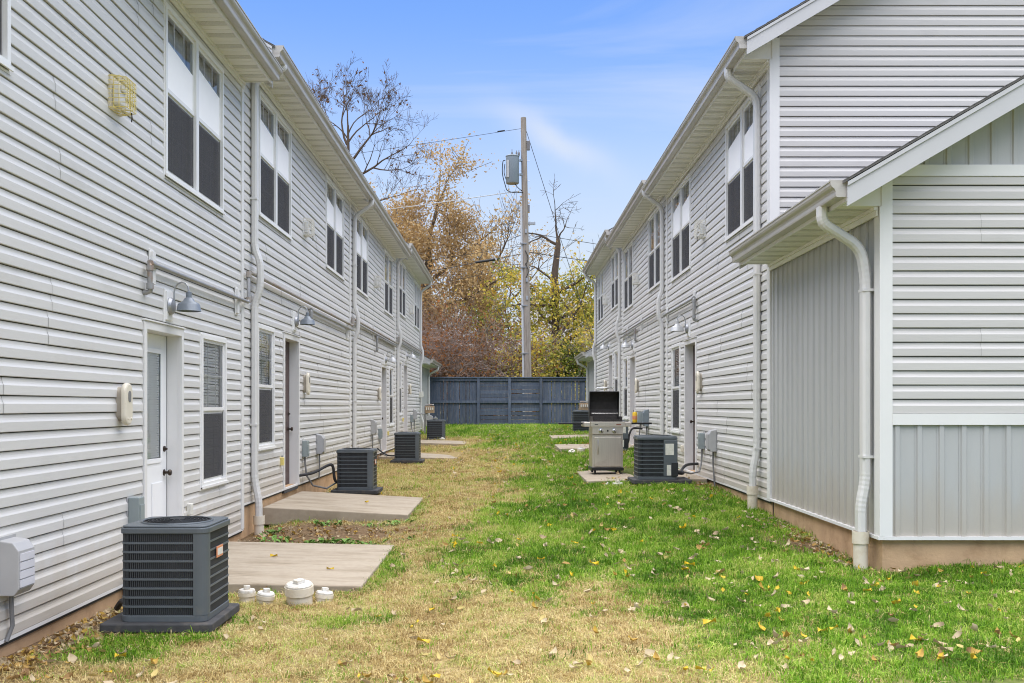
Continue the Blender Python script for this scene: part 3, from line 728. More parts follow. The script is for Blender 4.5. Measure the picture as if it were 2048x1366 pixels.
def townhouse(label, side, y0, y1, zb, zs, ups, low, drs, gable=False, seed=1, styles=('curtain', 'curtain'), door_style='dark'):
    X0 = -3.08 if side < 0 else 3.0
    u = thing('townhouse', label, 'townhouse', (X0, y0, zb), 0, 'two rows of joined townhouses facing each other', (1, 1, 1) if side < 0 else (-1, 1, 1))
    r = random.Random(seed); L = y1 - y0; H = zs - zb
    WH, WT = 1.545, 1.78
    zu = H - .14 - WH
    holes = [(c - WT / 2, c + WT / 2, zu, zu + WH) for c in ups]
    if low is not None: holes.append((low - .43, low + .43, .60, 2.14))
    if drs is not None: holes.append((drs - .5, drs + .5, -.05, 2.14))
    lap_holes = [(a - .021, b + .021, c - .034, d + .019) if c > 0 else (a - .004, b + .004, c, d + .017) for a, b, c, d in holes]
    pl = lambda a, wv, z: (wv, a, z)
    lap_wall(u, .102 if gable else .006, L - .102, 0.0, H - .03, lap_holes, pl, 'siding', r)
    sheath(.002, 0, L, 0, H + .1, [h for h in holes]).build('wall', 'painted_gap_shadow', u)
    back = MB(); W2 = 8.0; ins = -.002 if gable else .012
    ze = H + .135; zr = ze + (.365 + 4.0) * PITCH
    for yy in (ins, L - .012):
        i = len(back.v)
        back.v += [(-.019, yy, -.4), (-W2, yy, -.4), (-W2, yy, H), (-4.0, yy, zr - .13), (-.019, yy, H + .12)]
        back.f.append((i, i + 1, i + 2, i + 3, i + 4)); back.m.append(0)
    back.quad((-W2, .0, -.4), (-W2, L, -.4), (-W2, L, H + .1), (-W2, 0, H + .1))
    back.quad((-W2, 0, 2.6), (-W2, L, 2.6), (-.02, L, 2.6), (-.02, 0, 2.6))
    back.build('side_wall', 'siding_gable' if not gable else 'painted_gap_shadow', u)
    MB().box(-W2, -.012, .002, L - .002, -1.0, -.004).build('foundation', 'foundation', u)
    MB().box(-.011, .021, .0 if not gable else -.02, L, -.024, -.0005).build('starter_strip', 'trim', u)
    cp = MB().box(-.003, .027, L - .101, L - .001, -.0, H - .031); cp.build('corner_post', 'trim', u)
    if gable:
        cp = MB().prism([(-.085, -.026), (.027, -.026), (.027, .1), (-.003, .1), (-.003, .004), (-.085, .004)], 'z', 0, H - .003).box(-.085, -.0005, -.026, .0, H - .003, H + .24); cp.build('corner_post', 'trim', u)
        pg = lambda a, wv, z: (-a, -wv, z)
        z = 0.0; k = 0
        while z < zr - .3:
            a0 = lambda h: .086 if h < H + .25 else max(.086, (h - H - .25) / PITCH)
            b0 = lambda h: 8.0 - (0 if h < H + .25 else (h - H - .25) / PITCH)
            mid = 2.2 + 1.1 * ((k // 2) % 3)
            for ua, ub in ((a0, lambda h: max(a0(h), mid)), (lambda h: max(a0(h), mid), b0)):
                if ub(z) - ua(z) < .05: continue
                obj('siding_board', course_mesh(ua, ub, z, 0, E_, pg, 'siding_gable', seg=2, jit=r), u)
            z += E_; k += 1
        MB().prism([(.0, H + .001), (.334, H + .001), (.334, H + .03), (.0, H + .22)], 'y', -.012, -.001).build('eave_return', 'trim', u)
    eaves(u, 0, L, L, H, W2, near_ov=.30 if gable else 0.0)
    if side > 0 or True:
        # closes the open end of the eave box at both ends
        for yy in ((L - .006, L - .001),) if gable else ((.001, .006), (L - .006, L - .001)):
            MB().prism([(.019, H + .015), (.332, H + .015), (.332, H + .10), (.019, H + .28)], 'y', *yy).build('eave_end', 'trim', u)
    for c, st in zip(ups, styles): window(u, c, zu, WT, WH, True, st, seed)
    if low is not None: window(u, low, .60, .86, 1.54, False, 'blind', seed)
    if drs is not None: door(u, drs, 2.14, 1.0, door_style)
    return u, H
LB = [3.63, 11.33, 19.05, 26.75, 34.42]
RB = [11.06, 18.22, 25.10, 32.70]
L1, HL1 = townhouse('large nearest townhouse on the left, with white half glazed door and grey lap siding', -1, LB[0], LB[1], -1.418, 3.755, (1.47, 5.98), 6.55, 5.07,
             seed=1, styles=('shade_or_reflection', 'shade_or_reflection'), door_style='white')
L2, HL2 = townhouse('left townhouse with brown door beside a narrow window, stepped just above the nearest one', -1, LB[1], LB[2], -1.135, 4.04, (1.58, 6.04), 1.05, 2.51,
             seed=2, styles=('shade_or_reflection', 'shade_or_reflection'))
L3, HL3 = townhouse('left townhouse between the one with the brown door and the farthest one', -1, LB[2], LB[3], -1.115, 4.055, (1.49, 6.17), 6.70, 5.15, seed=3, styles=('shade_or_reflection', 'curtain'))
L4, HL4 = townhouse('farthest townhouse of the left row, ending at the small far shed', -1, LB[3], LB[4], -.855, 4.315, (1.75, 6.35), 1.07, 2.60, seed=4)
RA, HRA = townhouse('nearest right townhouse with a lap sided gable end above the grey shed', 1, RB[0], RB[1], -1.06, 3.93, (1.31, 5.67), 6.15, 4.77, gable=True, seed=5, styles=('shade_or_reflection', 'shade_or_reflection'))
RBu, HRB = townhouse('middle townhouse of the right row, behind the open gas grill', 1, RB[1], RB[2], -.92, 4.075, (1.44, 5.74), 6.25, 4.87, seed=6)
RC, HRC = townhouse('farthest townhouse of the right row, next to the blue fence', 1, RB[2], RB[3], -.62, 4.39, (1.85, 5.95), 1.47, 2.85, seed=7)

# ---- sheds with board-and-batten sides
def shed(label, side, y0, y1, zb, H, front=True, W=4.2, seed=1):
    X0 = -3.08 if side < 0 else 2.995
    u = thing('storage_shed', label, 'shed', (X0, y0, zb), 0, 'low sheds at the ends of the rows', (1, 1, 1) if side < 0 else (-1, 1, 1))
    L = y1 - y0; r = random.Random(seed); ridge = W / 2; ov = .345
    ze = H + .135; zr = ze + (ov + .03 + ridge) * PITCH
    pl = lambda a, wv, z: (wv - .012, a, z)
    batten_wall(u, .095 if front else .01, L - .012, lambda a: .0, lambda a: H - .002, pl)
    wl = MB()
    for yy in (.008, L - .01):
        i = len(wl.v); wl.v += [(-.014, yy, 0), (-W, yy, 0), (-W, yy, H), (-ridge, yy, zr - .13), (-.014, yy, H + .08)]; wl.f.append(tuple(range(i, i + 5))); wl.m.append(0)
    wl.quad((-.014, .008, 0), (-.014, L - .01, 0), (-.014, L - .01, H), (-.014, .008, H)); wl.quad((-W, .008, 0), (-W, L - .01, 0), (-W, L - .01, H), (-W, .008, H))
    wl.build('wall', 'painted_gap_shadow', u)  # near-black behind the battens, their shadow lines put into the colour
    MB().box(-W, -.022, .018, L - .012, -1.0, -.028).build('foundation', 'foundation', u)
    MB().box(-.02, .024, -.024, L - .002, -.027, -.001).build('starter_strip', 'trim', u)
    if front:
        MB().box(-W, -.0205, -.028, .006, -.027, -.001).build('starter_strip', 'trim', u)
        pg = lambda a, wv, z: (-a, -wv, z)
        b1a, b1b = .894, .985                 # lower band
        b2a, b2b = 2.885, 2.975               # upper band
        MB().prism([(-.088, -.024), (.014, -.024), (.014, .094), (-.013, .094), (-.013, .007), (-.088, .007)], 'z', .0, H - .003).box(-.088, -.0005, -.024, .006, H - .003, H + .235).build('corner_post', 'trim', u)
        MB().box(-W, -.0885, -.026, .006, b1a, b1b).build('band_board', 'trim', u)
        MB().box(-W, -.11, -.026, .006, b2a, b2b).build('band_board', 'trim', u)
        batten_wall(u, .092, 2.2, lambda a: .0, lambda a: b1a - .002, lambda a, wv, z: (-a, -wv + .004, z), gap=.0015)
        z = b1b + .002; k = 0

        while z < b2a - .01:
            a0 = lambda h: .090 if h < H + .24 else max(.090, (h - H - .24) / PITCH)
            q = min(E_, b2a - .001 - z)
            mid = (1.15, 1.35, .8, 1.5)[(k // 2) % 4]
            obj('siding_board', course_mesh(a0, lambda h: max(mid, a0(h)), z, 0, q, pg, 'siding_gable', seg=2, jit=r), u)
            obj('siding_board', course_mesh(lambda h: max(mid, a0(h)), lambda h: W - .05, z, 0, q, pg, 'siding_gable', seg=3, lift=.0022, jit=r), u)
            z += E_; k += 1
        batten_wall(u, .15, 2.3, lambda a: b2b + .002, lambda a: max(b2b + .002, ze - .10 + (a + ov) * PITCH), lambda a, wv, z: (-a, -wv + .004, z), gap=.0015)
        MB().prism([(.0, H + .001), (ov - .004, H + .001), (ov - .004, H + .03), (.0, H + .20)], 'y', -.014, -.003).build('eave_return', 'trim', u)
    else:
        MB().prism([(.014, H + .015), (ov - .004, H + .015), (ov - .004, H + .10), (.014, H + .26)], 'y', -.008, -.002).build('eave_return', 'trim', u)
        MB().box(-.01, .016, -.0, .06, 0, H - .001).build('corner_post', 'trim', u)
        MB().box(-.05, .016, L - .06, L, 0, H - .001).build('corner_post', 'trim', u)
    eaves(u, 0, L - .004, W, H, W, ov=ov, near_ov=.27 if front else 0.0, far_ov=0.0 if front else .2, ridge=ridge)
    return u
SH = shed('grey shed built onto the near right townhouse, with two kinds of siding on its gable', 1, 7.82, 11.034, -1.045, 2.645, True, seed=3)
SL = shed('small shed beyond the left row, between its downspout and the blue fence', -1, 34.425, 38.55, -.80, 2.30, False, seed=4)
SR = shed('small shed beyond the right row, touching the fence behind the open grill', 1, 32.705, 36.2, -.76, 2.42, False, seed=5)

# ---- downspouts
def wall_spout(u, y, H, jog=None, zb=-.25, boot=True, flare=.0, straps=(), drop=.30):
    p = [(.40, H + .05), (.40, H + .06 - drop * .4), (.058, H - drop)]
    if jog: p += [(.058, jog + .36), (.125, jog + .20), (.125, jog - .12), (.058, jog - .30)]
    if flare: p += [(.058, zb + .55), (.058 + flare, zb + .30), (.058 + flare, zb + .08)]
    else: p += [(.058, zb + .08)]
    downspout(u, y, p, (.06 + flare, zb - .25, zb + .12) if boot else None, straps)
wall_spout(L2, .35, HL2, 2.66, -.30, True, .05, (.9, 3.6), .13)
wall_spout(L3, .30, HL3, 2.72, -.15, False, 0, (1.2, 3.9))
wall_spout(L4, .32, HL4, 2.70, -.2, False, 0, (1.2,))
wall_spout(L4, 7.50, HL4, 2.60, -.05, True, .09, (1.2,))
wall_spout(RA, .42, HRA, None, .0, True, .05, (.55, 2.6))
wall_spout(RBu, .30, HRB, 2.74, -.15, False, 0, (1.2,))
wall_spout(RC, .45, HRC, 2.60, -.2, False, 0, (1.2,))
wall_spout(RC, 7.40, HRC, 2.40, -.2, False, 0, (1.2,))
hs = 2.645
downspout(SH, .17, [(.415, hs + .03), (.415, hs - .10), (.10, hs - .30), (.058, hs - .52), (.058, .42), (.095, .24), (.095, .02)], (.097, -.30, .02), (1.98, .62))
downspout(SL, 3.3, [(.415, 2.33), (.415, 2.20), (.06, 2.02), (.06, -.1)], None)
downspout(SR, 2.9, [(.415, 2.45), (.415, 2.32), (.06, 2.14), (.06, -.1)], None)

def wallpos(side, y, z, out=0.0): return ((-3.08 + out) if side < 0 else (3.0 - out), y, z)
def wallrot(side): return 0.0 if side < 0 else math.pi

# ---- pipes along the walls
def pipe(name, label, side, y0, y1, z, r_=.021, out=.075, drop=None, rise=None, mname='steel_pipe', blocks=()):
    """runs between two depths; drop = (where, height) turns down into the wall; rise goes up to the next run"""
    t_ = thing(name, label, 'pipe', wallpos(side, y0, z), wallrot(side) if False else 0.0, 'pipes run along the upper floor lines', (1, 1, 1) if side < 0 else (-1, 1, 1))
    L = y1 - y0
    MB().tube([(out, 0, 0), (out, L, 0)], r_, 10).build('run', mname, t_, smooth=True)
    if drop:
        MB().tube([(out, .0, .0), (out, -.03, -.012), (out, -.042, -.05), (out, -.042, -drop), (out, -.03, -drop - .035), (out - .04, -.03, -drop - .05), (.0, -.03, -drop - .05)], r_ * 1.05, 10).build('drop', mname, t_, smooth=True)
        MB().tube([(out, -.042, -.065), (out, -.042, -.02)], r_ * 1.45, 10).tube([(out, -.042, -drop + .03), (out, -.042, -drop - .02)], r_ * 1.45, 10).tube([(out, -.045, 0), (out, .035, 0)], r_ * 1.4, 10).build('elbow', mname, t_, smooth=True)
    if rise:
        MB().tube([(out, L, 0), (out, L + .03, .02), (out, L + .04, .06), (out, L + .04, rise), (out, L + .06, rise + .02)], r_ * 1.05, 10).build('riser', 'steel_pipe', t_, smooth=True)
        MB().tube([(out, L + .04, .0), (out, L + .04, .06)], r_ * 1.5, 10).tube([(out, L + .04, rise - .04), (out, L + .04, rise + .03)], r_ * 1.5, 10).build('elbow', 'rust_pipe', t_, smooth=True)
    for b in blocks:
        MB().box(.019, out - r_, b - .035, b + .035, -.16, .12).box(.019, .032, b - .05, b + .05, -.18, .14).build('bracket', 'trim', t_, bevel=.004)
    return t_
pipe('gas_pipe', 'grey pipe with elbow above the white half glazed door', -1, 8.25, 11.30, 1.205, drop=.20, rise=.33, blocks=(.12, 2.75))
pipe('gas_pipe', 'rusty pipe above the brown door on the left, upper of two', -1, 11.42, 18.95, 1.565, r_=.024, mname='rust_pipe', rise=.10)
pipe('gas_pipe', 'grey pipe starting beside the lamp over the brown door, lower of two', -1, 15.0, 18.9, 1.475, r_=.022, drop=.10, blocks=(3.6,))
pipe('gas_pipe', 'upper rusty pipe on the third left townhouse', -1, 19.1, 26.6, 1.71, r_=.024, mname='rust_pipe', blocks=(3.1,))
pipe('gas_pipe', 'lower pipe with drop on the third left townhouse', -1, 22.6, 26.6, 1.61, r_=.022, drop=.30)
pipe('gas_pipe', 'middle pipe on the third left townhouse', -1, 19.1, 26.6, 1.655, r_=.018)
pipe('gas_pipe', 'upper pipe on the farthest left townhouse', -1, 26.9, 34.1, 1.90, r_=.024, mname='rust_pipe')
pipe('gas_pipe', 'lower pipe on the farthest left townhouse', -1, 26.9, 34.1, 1.80, r_=.024)
pipe('gas_pipe', 'grey pipe with long drop near the lamp on the nearest right townhouse', 1, 15.3, 18.15, 1.69, r_=.022, drop=.30, blocks=(.14, 2.75))
pipe('gas_pipe', 'thin pipe high on the middle right townhouse', 1, 18.6, 25.0, 1.83, r_=.020, blocks=(2.9, 5.4))
pipe('gas_pipe', 'short lower pipe with drop on the middle right townhouse', 1, 22.3, 25.0, 1.75, r_=.020, drop=.22)
pipe('gas_pipe', 'paired pipes above the farthest right door', 1, 25.7, 32.5, 1.98, r_=.022)

# ---- lamps, alarms, wall boxes
def lamp(label, side, y, z, shade_or_reflection):
    t_ = thing('wall_lamp', label, 'lamp', wallpos(side, y, z), wallrot(side), 'gooseneck lamps over the back doors')
    MB().box(.0, .045, -.075, .075, -.13, .13).box(.0, .03, -.095, .095, -.15, .15).build('mounting_block', 'vinyl_white', t_, bevel=.004)
    MB().lathe([(.078, .045), (.080, .055), (.066, .078), (.03, .088), (.012, .09)], 20, ax='x').build('canopy', 'galv', t_, smooth=True)
    pts = [(.085, 0, .0)] + [(.085 + .0, 0, .05), (.082, 0, .12), (.09, 0, .165), (.115, 0, .20), (.15, 0, .215), (.185, 0, .205), (.208, 0, .175), (.215, 0, .12)]
    MB().tube(pts, .0075, 8).build('arm', 'galv', t_, smooth=True)
    MB().lathe([(.018, .13), (.024, .125), (.026, .075), (.040, .066), (.050, .045), (.085, .025), (.098, .008), (.106, -.042), (.109, -.046), (.104, -.046), (.094, .006), (.04, .04), (.02, .06)], 28, (.215, 0, .0)).build('lamp_shade', shade_or_reflection, t_, smooth=True)
    MB().lathe([(.018, .05), (.024, .03), (.03, .0), (.024, -.025), (.006, -.034)], 12, (.215, 0, 0)).build('bulb', 'label_white', t_, smooth=True)
lamp('slate grey gooseneck lamp over the white half glazed door', -1, 8.78, .90, 'lamp_grey')
lamp('grey gooseneck lamp over the brown door on the left', -1, 14.0, 1.215, 'lamp_grey')
lamp('pale gooseneck lamp just left of a bent downspout on the third left townhouse', -1, 24.35, 1.15, 'lamp_pale')
lamp('pale gooseneck lamp on the farthest left townhouse', -1, 29.5, 1.50, 'lamp_pale')
lamp('pale gooseneck lamp beside the window and door on the nearest right townhouse', 1, 15.95, 1.27, 'lamp_pale')
lamp('pale gooseneck lamp on the middle right townhouse, above and right of the grill', 1, 22.9, 1.42, 'lamp_pale')
lamp('pale gooseneck lamp on the farthest right townhouse', 1, 28.2, 1.70, 'lamp_pale')

def alarm(label, side, y, z, wire):
    t_ = thing('caged_alarm', label, 'alarm', wallpos(side, y, z), wallrot(side), 'caged alarms under the upper windows')
    MB().box(.0, .03, -.10, .10, -.13, .13).build('back_box', 'cream_plastic' if wire == 'yellow_wire' else 'vinyl_white', t_, bevel=.006)
    MB().box(.0301, .085, -.065, .065, -.085, .085).build('sounder', 'vinyl_white', t_, bevel=.012)
    MB().box(.0851, .10, -.045, .045, .02, .07).build('strobe', 'label_white', t_, bevel=.006)
    cg = MB(); d0, d1 = .02, .15
    for i in range(7):
        a = -.11 + .22 * i / 6
        cg.tube([(d0, a, -.13), (d1, a * .9, -.115), (d1, a * .9, .115), (d0, a, .13)], .0033, 5)
    for i in range(8):
        b = -.12 + .24 * i / 7
        cg.tube([(d0, -.115, b), (d1, -.10, b * .95), (d1, .10, b * .95), (d0, .115, b)], .0033, 5)
    for q in (.06, .10):
        cg.tube([(q, -.112, -.124), (q, .112, -.124), (q, .112, .124), (q, -.112, .124), (q, -.112, -.124)], .0033, 5)
    cg.build('wire_cage', wire, t_)
    MB().tube([(.13, .06, -.12), (.135, .06, -.16), (.13, .06, -.19)], .005, 6).build('hook', 'bronze', t_)
alarm('square alarm behind a yellow wire cage high on the nearest left wall', -1, 7.60, 2.42, 'yellow_wire')
alarm('white caged alarm between two upper windows above the brown door', -1, 14.75, 2.70, 'pale_wire')
alarm('white caged alarm on the upper wall of the third left townhouse', -1, 22.6, 2.88, 'pale_wire')
alarm('white caged alarm on the upper wall of the farthest left townhouse', -1, 30.6, 3.02, 'pale_wire')
alarm('white caged alarm between upper windows of the nearest right townhouse', 1, 14.75, 2.67, 'pale_wire')
alarm('white caged alarm between upper windows of the middle right townhouse', 1, 22.1, 2.88, 'pale_wire')
alarm('white caged alarm on the upper wall of the farthest right townhouse', 1, 29.0, 3.15, 'pale_wire')

def capsule(h, w_, n=10):
    pts = []
    for i in range(n + 1):
        a = math.pi * i / n; pts.append((w_ * math.cos(a), h - w_ + w_ * math.sin(a)))
    for i in range(n + 1):
        a = math.pi + math.pi * i / n; pts.append((w_ * math.cos(a), -h + w_ + w_ * math.sin(a)))
    return pts
def wall_box(label, side, y, z):
    t_ = thing('wall_box', label, 'wall box', wallpos(side, y, z), wallrot(side), 'cream oval boxes beside the back doors')
    MB().prism(capsule(.135, .055), 'x', .0, .055).build('back_body', 'box_back', t_, bevel=.004)
    MB().prism(capsule(.168, .078, 14), 'x', .0555, .100).build('cover', 'cream_plastic', t_, bevel=.016)
    MB().prism([(a, b + .06) for a, b in capsule(.045, .028)], 'x', .1, .103).build('oval_window', 'conduit', t_)
    sc = MB()
    for q in (-.035, .035): sc.lathe([(.009, .1), (.008, .106), (.002, .107)], 8, (0, q, -.115), ax='x')
    sc.build('screw', 'cream_plastic', t_)
wall_box('cream oval box left of the white half glazed door', -1, 7.70, .015)
wall_box('cream oval box right of the brown door on the left', -1, 14.72, .335)
wall_box('cream oval box beside the door of the third left townhouse', -1, 23.1, .29)
wall_box('cream oval box on the farthest left townhouse', -1, 30.4, .52)
wall_box('cream oval box right of the dark door on the nearest right townhouse', 1, 14.95, .365)
wall_box('cream oval box beside the door on the middle right townhouse', 1, 22.1, .46)
wall_box('cream oval box on the farthest right townhouse', 1, 29.2, .62)

def utility(label, side, y, z, w_, h, dp, mname, cable=None, hood=False, cat='electrical box', lid=None):
    t_ = thing('utility_box', label, cat, wallpos(side, y, z), wallrot(side), 'electrical boxes low on the walls')
    MB().box(.0, .02, -w_ / 2 - .015, w_ / 2 + .015, -h / 2 - .015, h / 2 + .03).build('back_plate', 'box_grey', t_)
    mb = MB()
    if hood: mb.prism([(.0205, -h / 2), (dp * .8, -h / 2), (dp, -h / 2 + .04), (dp, h / 2 - .05), (dp * .75, h / 2), (.0205, h / 2 + .015)], 'y', -w_ / 2, w_ / 2)
    else: mb.box(.0205, dp, -w_ / 2, w_ / 2, -h / 2, h / 2)
    mb.build('housing', mname, t_, bevel=.006)
    if lid:
        l = MB()
        for i in range(4):
            a = -h / 2 + .05 + i * (h - .11) / 4; l.box(dp + .0005, dp + .006, -w_ / 2 + .012, w_ / 2 - .012, a, a + (h - .11) / 4 - .008)
        l.build('lid', lid, t_)
    else:
        MB().box(dp + .0005, dp + .008, -w_ / 2 + .015, w_ / 2 - .015, -h / 2 + .03, h / 2 - .06).build('lid', mname, t_, bevel=.003)
    if cable: MB().tube([(.05, 0, -h / 2), (.052, .0, -h / 2 - .10)] + [(c[0], c[1], c[2]) for c in cable], cable[0][3] if len(cable[0]) > 3 else .013, 8).build('conduit', 'conduit', t_, smooth=True)
    return t_
utility('hooded grey meter box low at the left edge of the photo, with ribbed lid', -1, 5.96, -.985, .20, .32, .145, 'box_grey', [(.05, .015, -.36, .014), (.03, -.02, -.45)], True, lid='box_side')
utility('grey box partly behind the big air conditioner, left of the white door', -1, 7.93, -.86, .12, .24, .11, 'box_green', [(.08, .0, -.3), (.2, -.3, -.45)])
utility('small grey disconnect box right of the brown door on the left', -1, 14.62, -.64, .13, .24, .10, 'box_green', [(.07, .02, -.40, .014), (.15, .10, -.56), (.32, .28, -.62), (.48, .5, -.52)])
utility('hooded grey meter box above the second left air conditioner', -1, 15.75, -.62, .19, .30, .13, 'box_grey', [(.05, .0, -.36, .012), (.04, .02, -.55)], True)
utility('hooded grey meter box left of the door on the third left townhouse', -1, 22.0, -.48, .20, .32, .13, 'box_grey', [(.05, .0, -.36, .012), (.04, .0, -.62)], True)
utility('small grey disconnect box hard by the third left door', -1, 23.25, -.66, .13, .24, .10, 'box_green', [(.06, .0, -.30, .014), (.12, -.2, -.46), (.3, -.7, -.5)])
utility('hooded grey meter box on the farthest left townhouse', -1, 31.9, -.28, .20, .32, .13, 'box_grey', [(.05, .0, -.36, .012), (.04, .0, -.62)], True)
utility('small grey disconnect box on the farthest left townhouse', -1, 30.9, -.40, .13, .24, .10, 'box_green', [(.06, .0, -.30, .014), (.12, -.1, -.5)])
utility('pale box on the last downspout of the left row', -1, 34.0, .40, .16, .20, .16, 'label_white')
utility('small grey disconnect box right of the dark door, above the near right air conditioner', 1, 14.75, -.53, .13, .24, .10, 'box_green', [(.06, .0, -.34, .013), (.10, .05, -.46), (.25, .18, -.48), (.50, .40, -.42)])
utility('hooded grey meter box on the near right wall beside the tall downspout', 1, 13.95, -.50, .19, .30, .13, 'box_grey', [(.05, .0, -.36, .012), (.03, .02, -.66)], True)
utility('hooded blue grey meter box right of the yellow can on the grill', 1, 20.6, -.26, .22, .34, .13, 'transformer', [(.05, .0, -.30, .013), (.04, .0, -.58)], True)
utility('narrow grey disconnect box just behind the yellow can', 1, 21.6, -.26, .14, .26, .10, 'box_green', [(.06, .0, -.30, .014), (.10, .0, -.6)])

def tap(label, side, y, z, cov='yellow_wire'):
    t_ = thing('outlet_cover', label, 'outlet cover', wallpos(side, y, z), wallrot(side), 'yellowed outlet covers by the doors')
    MB().box(.0, .012, -.045, .045, -.075, .075).build('plate', 'cream_plastic', t_, bevel=.003)
    MB().box(.0125, .06, -.034, .034, -.055, .055).build('cover', cov, t_, bevel=.008)
tap('yellowed outlet cover left of the brown door', -1, 13.2, -.75)
tap('pale outlet cover low between white door and window', -1, 9.36, -.99, 'label_white')
tap('yellowed outlet cover between door and window on the third left townhouse', -1, 25.0, -.70)
tap('yellowed outlet cover between window and door on the farthest left townhouse', -1, 28.55, -.40)
tap('pale outlet cover left of the dark door on the right', 1, 16.5, -.72, 'cream_plastic')

# ---- air conditioners on their pads
def ac_unit(label, x, y, z, h=.61, s=.55, panel=False, badge=False):
    t_ = thing('air_conditioner', label, 'air conditioner', (x, y, z), 0, 'air conditioning units behind the townhouses')
    a = s / 2
    cn = MB().rrect(-a + .028, a - .028, -a + .028, a - .028, .05, .03, h - .03).build('core', 'ac_dark', t_)
    MB().rrect(-a, a, -a, a, .06, .0, .042, 5).build('base_pan', 'ac_paint', t_, bevel=.004)
    tp = MB().rrect(-a - .006, a + .006, -a - .006, a + .006, .064, h - .055, h - .018, 6)
    tp.rrect(-a + .004, a - .004, -a + .004, a - .004, .06, h - .018, h - .004, 6)
    tp.build('top_cover', 'ac_paint', t_, bevel=.006)
    fg = MB()
    for rr in (.06, .085, .11, .135, .16, .185, .21):
        fg.tube([(rr * math.cos(R(q)), rr * math.sin(R(q)), h + .010 - .05 * (rr - .06)) for q in range(0, 361, 15)], .0028, 4, cap=False)
    for q in range(0, 360, 30): fg.tube([(.05 * math.cos(R(q)), .05 * math.sin(R(q)), h + .012), (.22 * math.cos(R(q)), .22 * math.sin(R(q)), h - .002)], .003, 4)
    fg.lathe([(.052, h + .006), (.05, h + .014), (.01, h + .018)], 16)
    fg.build('fan_grille', 'ac_dark', t_)
    MB().lathe([(.222, h - .0035), (.222, h - .003), (.001, h - .003)], 28).build('fan_opening', 'rubber', t_)
    MB().tube([(.225 * math.cos(R(q)), .225 * math.sin(R(q)), h - .002) for q in range(0, 361, 12)], .008, 6, cap=False).build('fan_ring', 'ac_paint', t_, smooth=True)
    nb = 9; st = (h - .055 - .042) / nb
    def ring():
        mb = MB(); o = []; i_ = []
        for cx, cy, a0 in ((a - .06, a - .06, 0), (-a + .06, a - .06, 90), (-a + .06, -a + .06, 180), (a - .06, -a + .06, 270)):
            for k in range(5):
                q = R(a0 + 22.5 * k); o.append((cx + .058 * math.cos(q), cy + .058 * math.sin(q))); i_.append((cx + .044 * math.cos(q), cy + .044 * math.sin(q)))
        n = len(o)
        for pl_, zz_ in ((i_, .002), (o, .0), (o, .012), (i_, .014)):
            for p in pl_: mb.v.append((p[0], p[1], zz_))
        for l in range(3):
            for k in range(n): mb.f.append((l * n + k, l * n + (k + 1) % n, (l + 1) * n + (k + 1) % n, (l + 1) * n + k)); mb.m.append(0)
        return mb.mesh('louver', 'ac_paint')
    lm = cached(('ring', s), ring)
    for k in range(1, nb): obj('louver', lm, t_, (0, 0, .042 + k * st - .008))
    fn = MB()
    for k in range(34):
        q = -a + .07 + k * (s - .14) / 33
        for sgn in (-1, 1):
            fn.box(q - .0032, q + .0032, sgn * (a - .012) - .006, sgn * (a - .012) + .006, .042, h - .055)
            fn.box(sgn * (a - .012) - .006, sgn * (a - .012) + .006, q - .0032, q + .0032, .042, h - .055)
    for cx, cy, a0 in ((a - .06, a - .06, 0), (-a + .06, a - .06, 90), (-a + .06, -a + .06, 180), (a - .06, -a + .06, 270)):
        for k in range(6):
            q = R(a0 + 8 + 15 * k); fn.tube([(cx + .05 * math.cos(q), cy + .05 * math.sin(q), .042), (cx + .05 * math.cos(q), cy + .05 * math.sin(q), h - .055)], .0045, 4)
    fn.build('coil_fins', 'ac_fin', t_, kind='stuff')
    pw = .085
    if panel:
        pc = MB().box(a - .20, a - .001, -a - .004, -a + .05, .042, h - .055).build('control_panel', 'ac_paint', t_, bevel=.01)
        MB().box(a - .175, a - .055, -a - .0065, -a - .0045, h - .27, h - .11).build('faded_label', 'label_white', t_)
        MB().box(a - .155, a - .095, -a - .0065, -a - .0045, .06, .21).build('data_label', 'label_white', t_)
        MB().box(a - .09, a + .004, -a - .012, -a + .02, .05, .24).build('valve_recess', 'ac_dark', t_)
    else:
        pl_ = [(a - pw, -a - .002)] + [(a - .06 + .062 * math.sin(R(q)), -a + .06 - .062 * math.cos(R(q))) for q in range(0, 91, 15)] + [(a + .002, -a + .075), (a - .02, -a + .075), (a - .02, -a + .03), (a - pw, -a + .02)]
        MB().prism(pl_, 'z', .042, h - .055).build('corner_post', 'ac_paint', t_)
    if badge:
        b = MB().box(a + .002, a + .008, -a + .20, -a + .34, h - .24, h - .165).build('badge', 'badge', t_, bevel=.003)
        MB().box(a + .0082, a + .0095, -a + .215, -a + .325, h - .225, h - .18).build('badge_panel', 'label_white', b)
    return t_
def pad(label, x, y, z, sx_, sy_, th=.06):
    o = MB().rrect(-sx_ / 2, sx_ / 2, -sy_ / 2, sy_ / 2, .03, -th, 0).build('equipment_pad', 'pad', None, (x, y, z), bevel=.008)
    return tag(o, label, 'pad', 'black pads under the air conditioners')
acs = [('big dark air conditioner with orange badge, nearest in front of the white door', -2.205, 6.525, -1.385, False, True),
       ('second dark air conditioner on the left, beside the brown door', -2.33, 15.175, -1.285, False, True),
       ('third dark air conditioner on the left, at the corner of a pale patio', -2.25, 22.1, -1.215, False, False),
       ('farthest left air conditioner, in front of the gas meters', -2.22, 30.6, -1.05, False, False),
       ('near right air conditioner with peeling label on its side panel', 2.14, 14.1, -1.045, True, False),
       ('air conditioner on the right, mostly hidden behind the gas grill', 2.30, 21.0, -.93, True, False),
       ('farthest right air conditioner, seen left of the gas grill', 2.36, 30.8, -.88, False, False)]
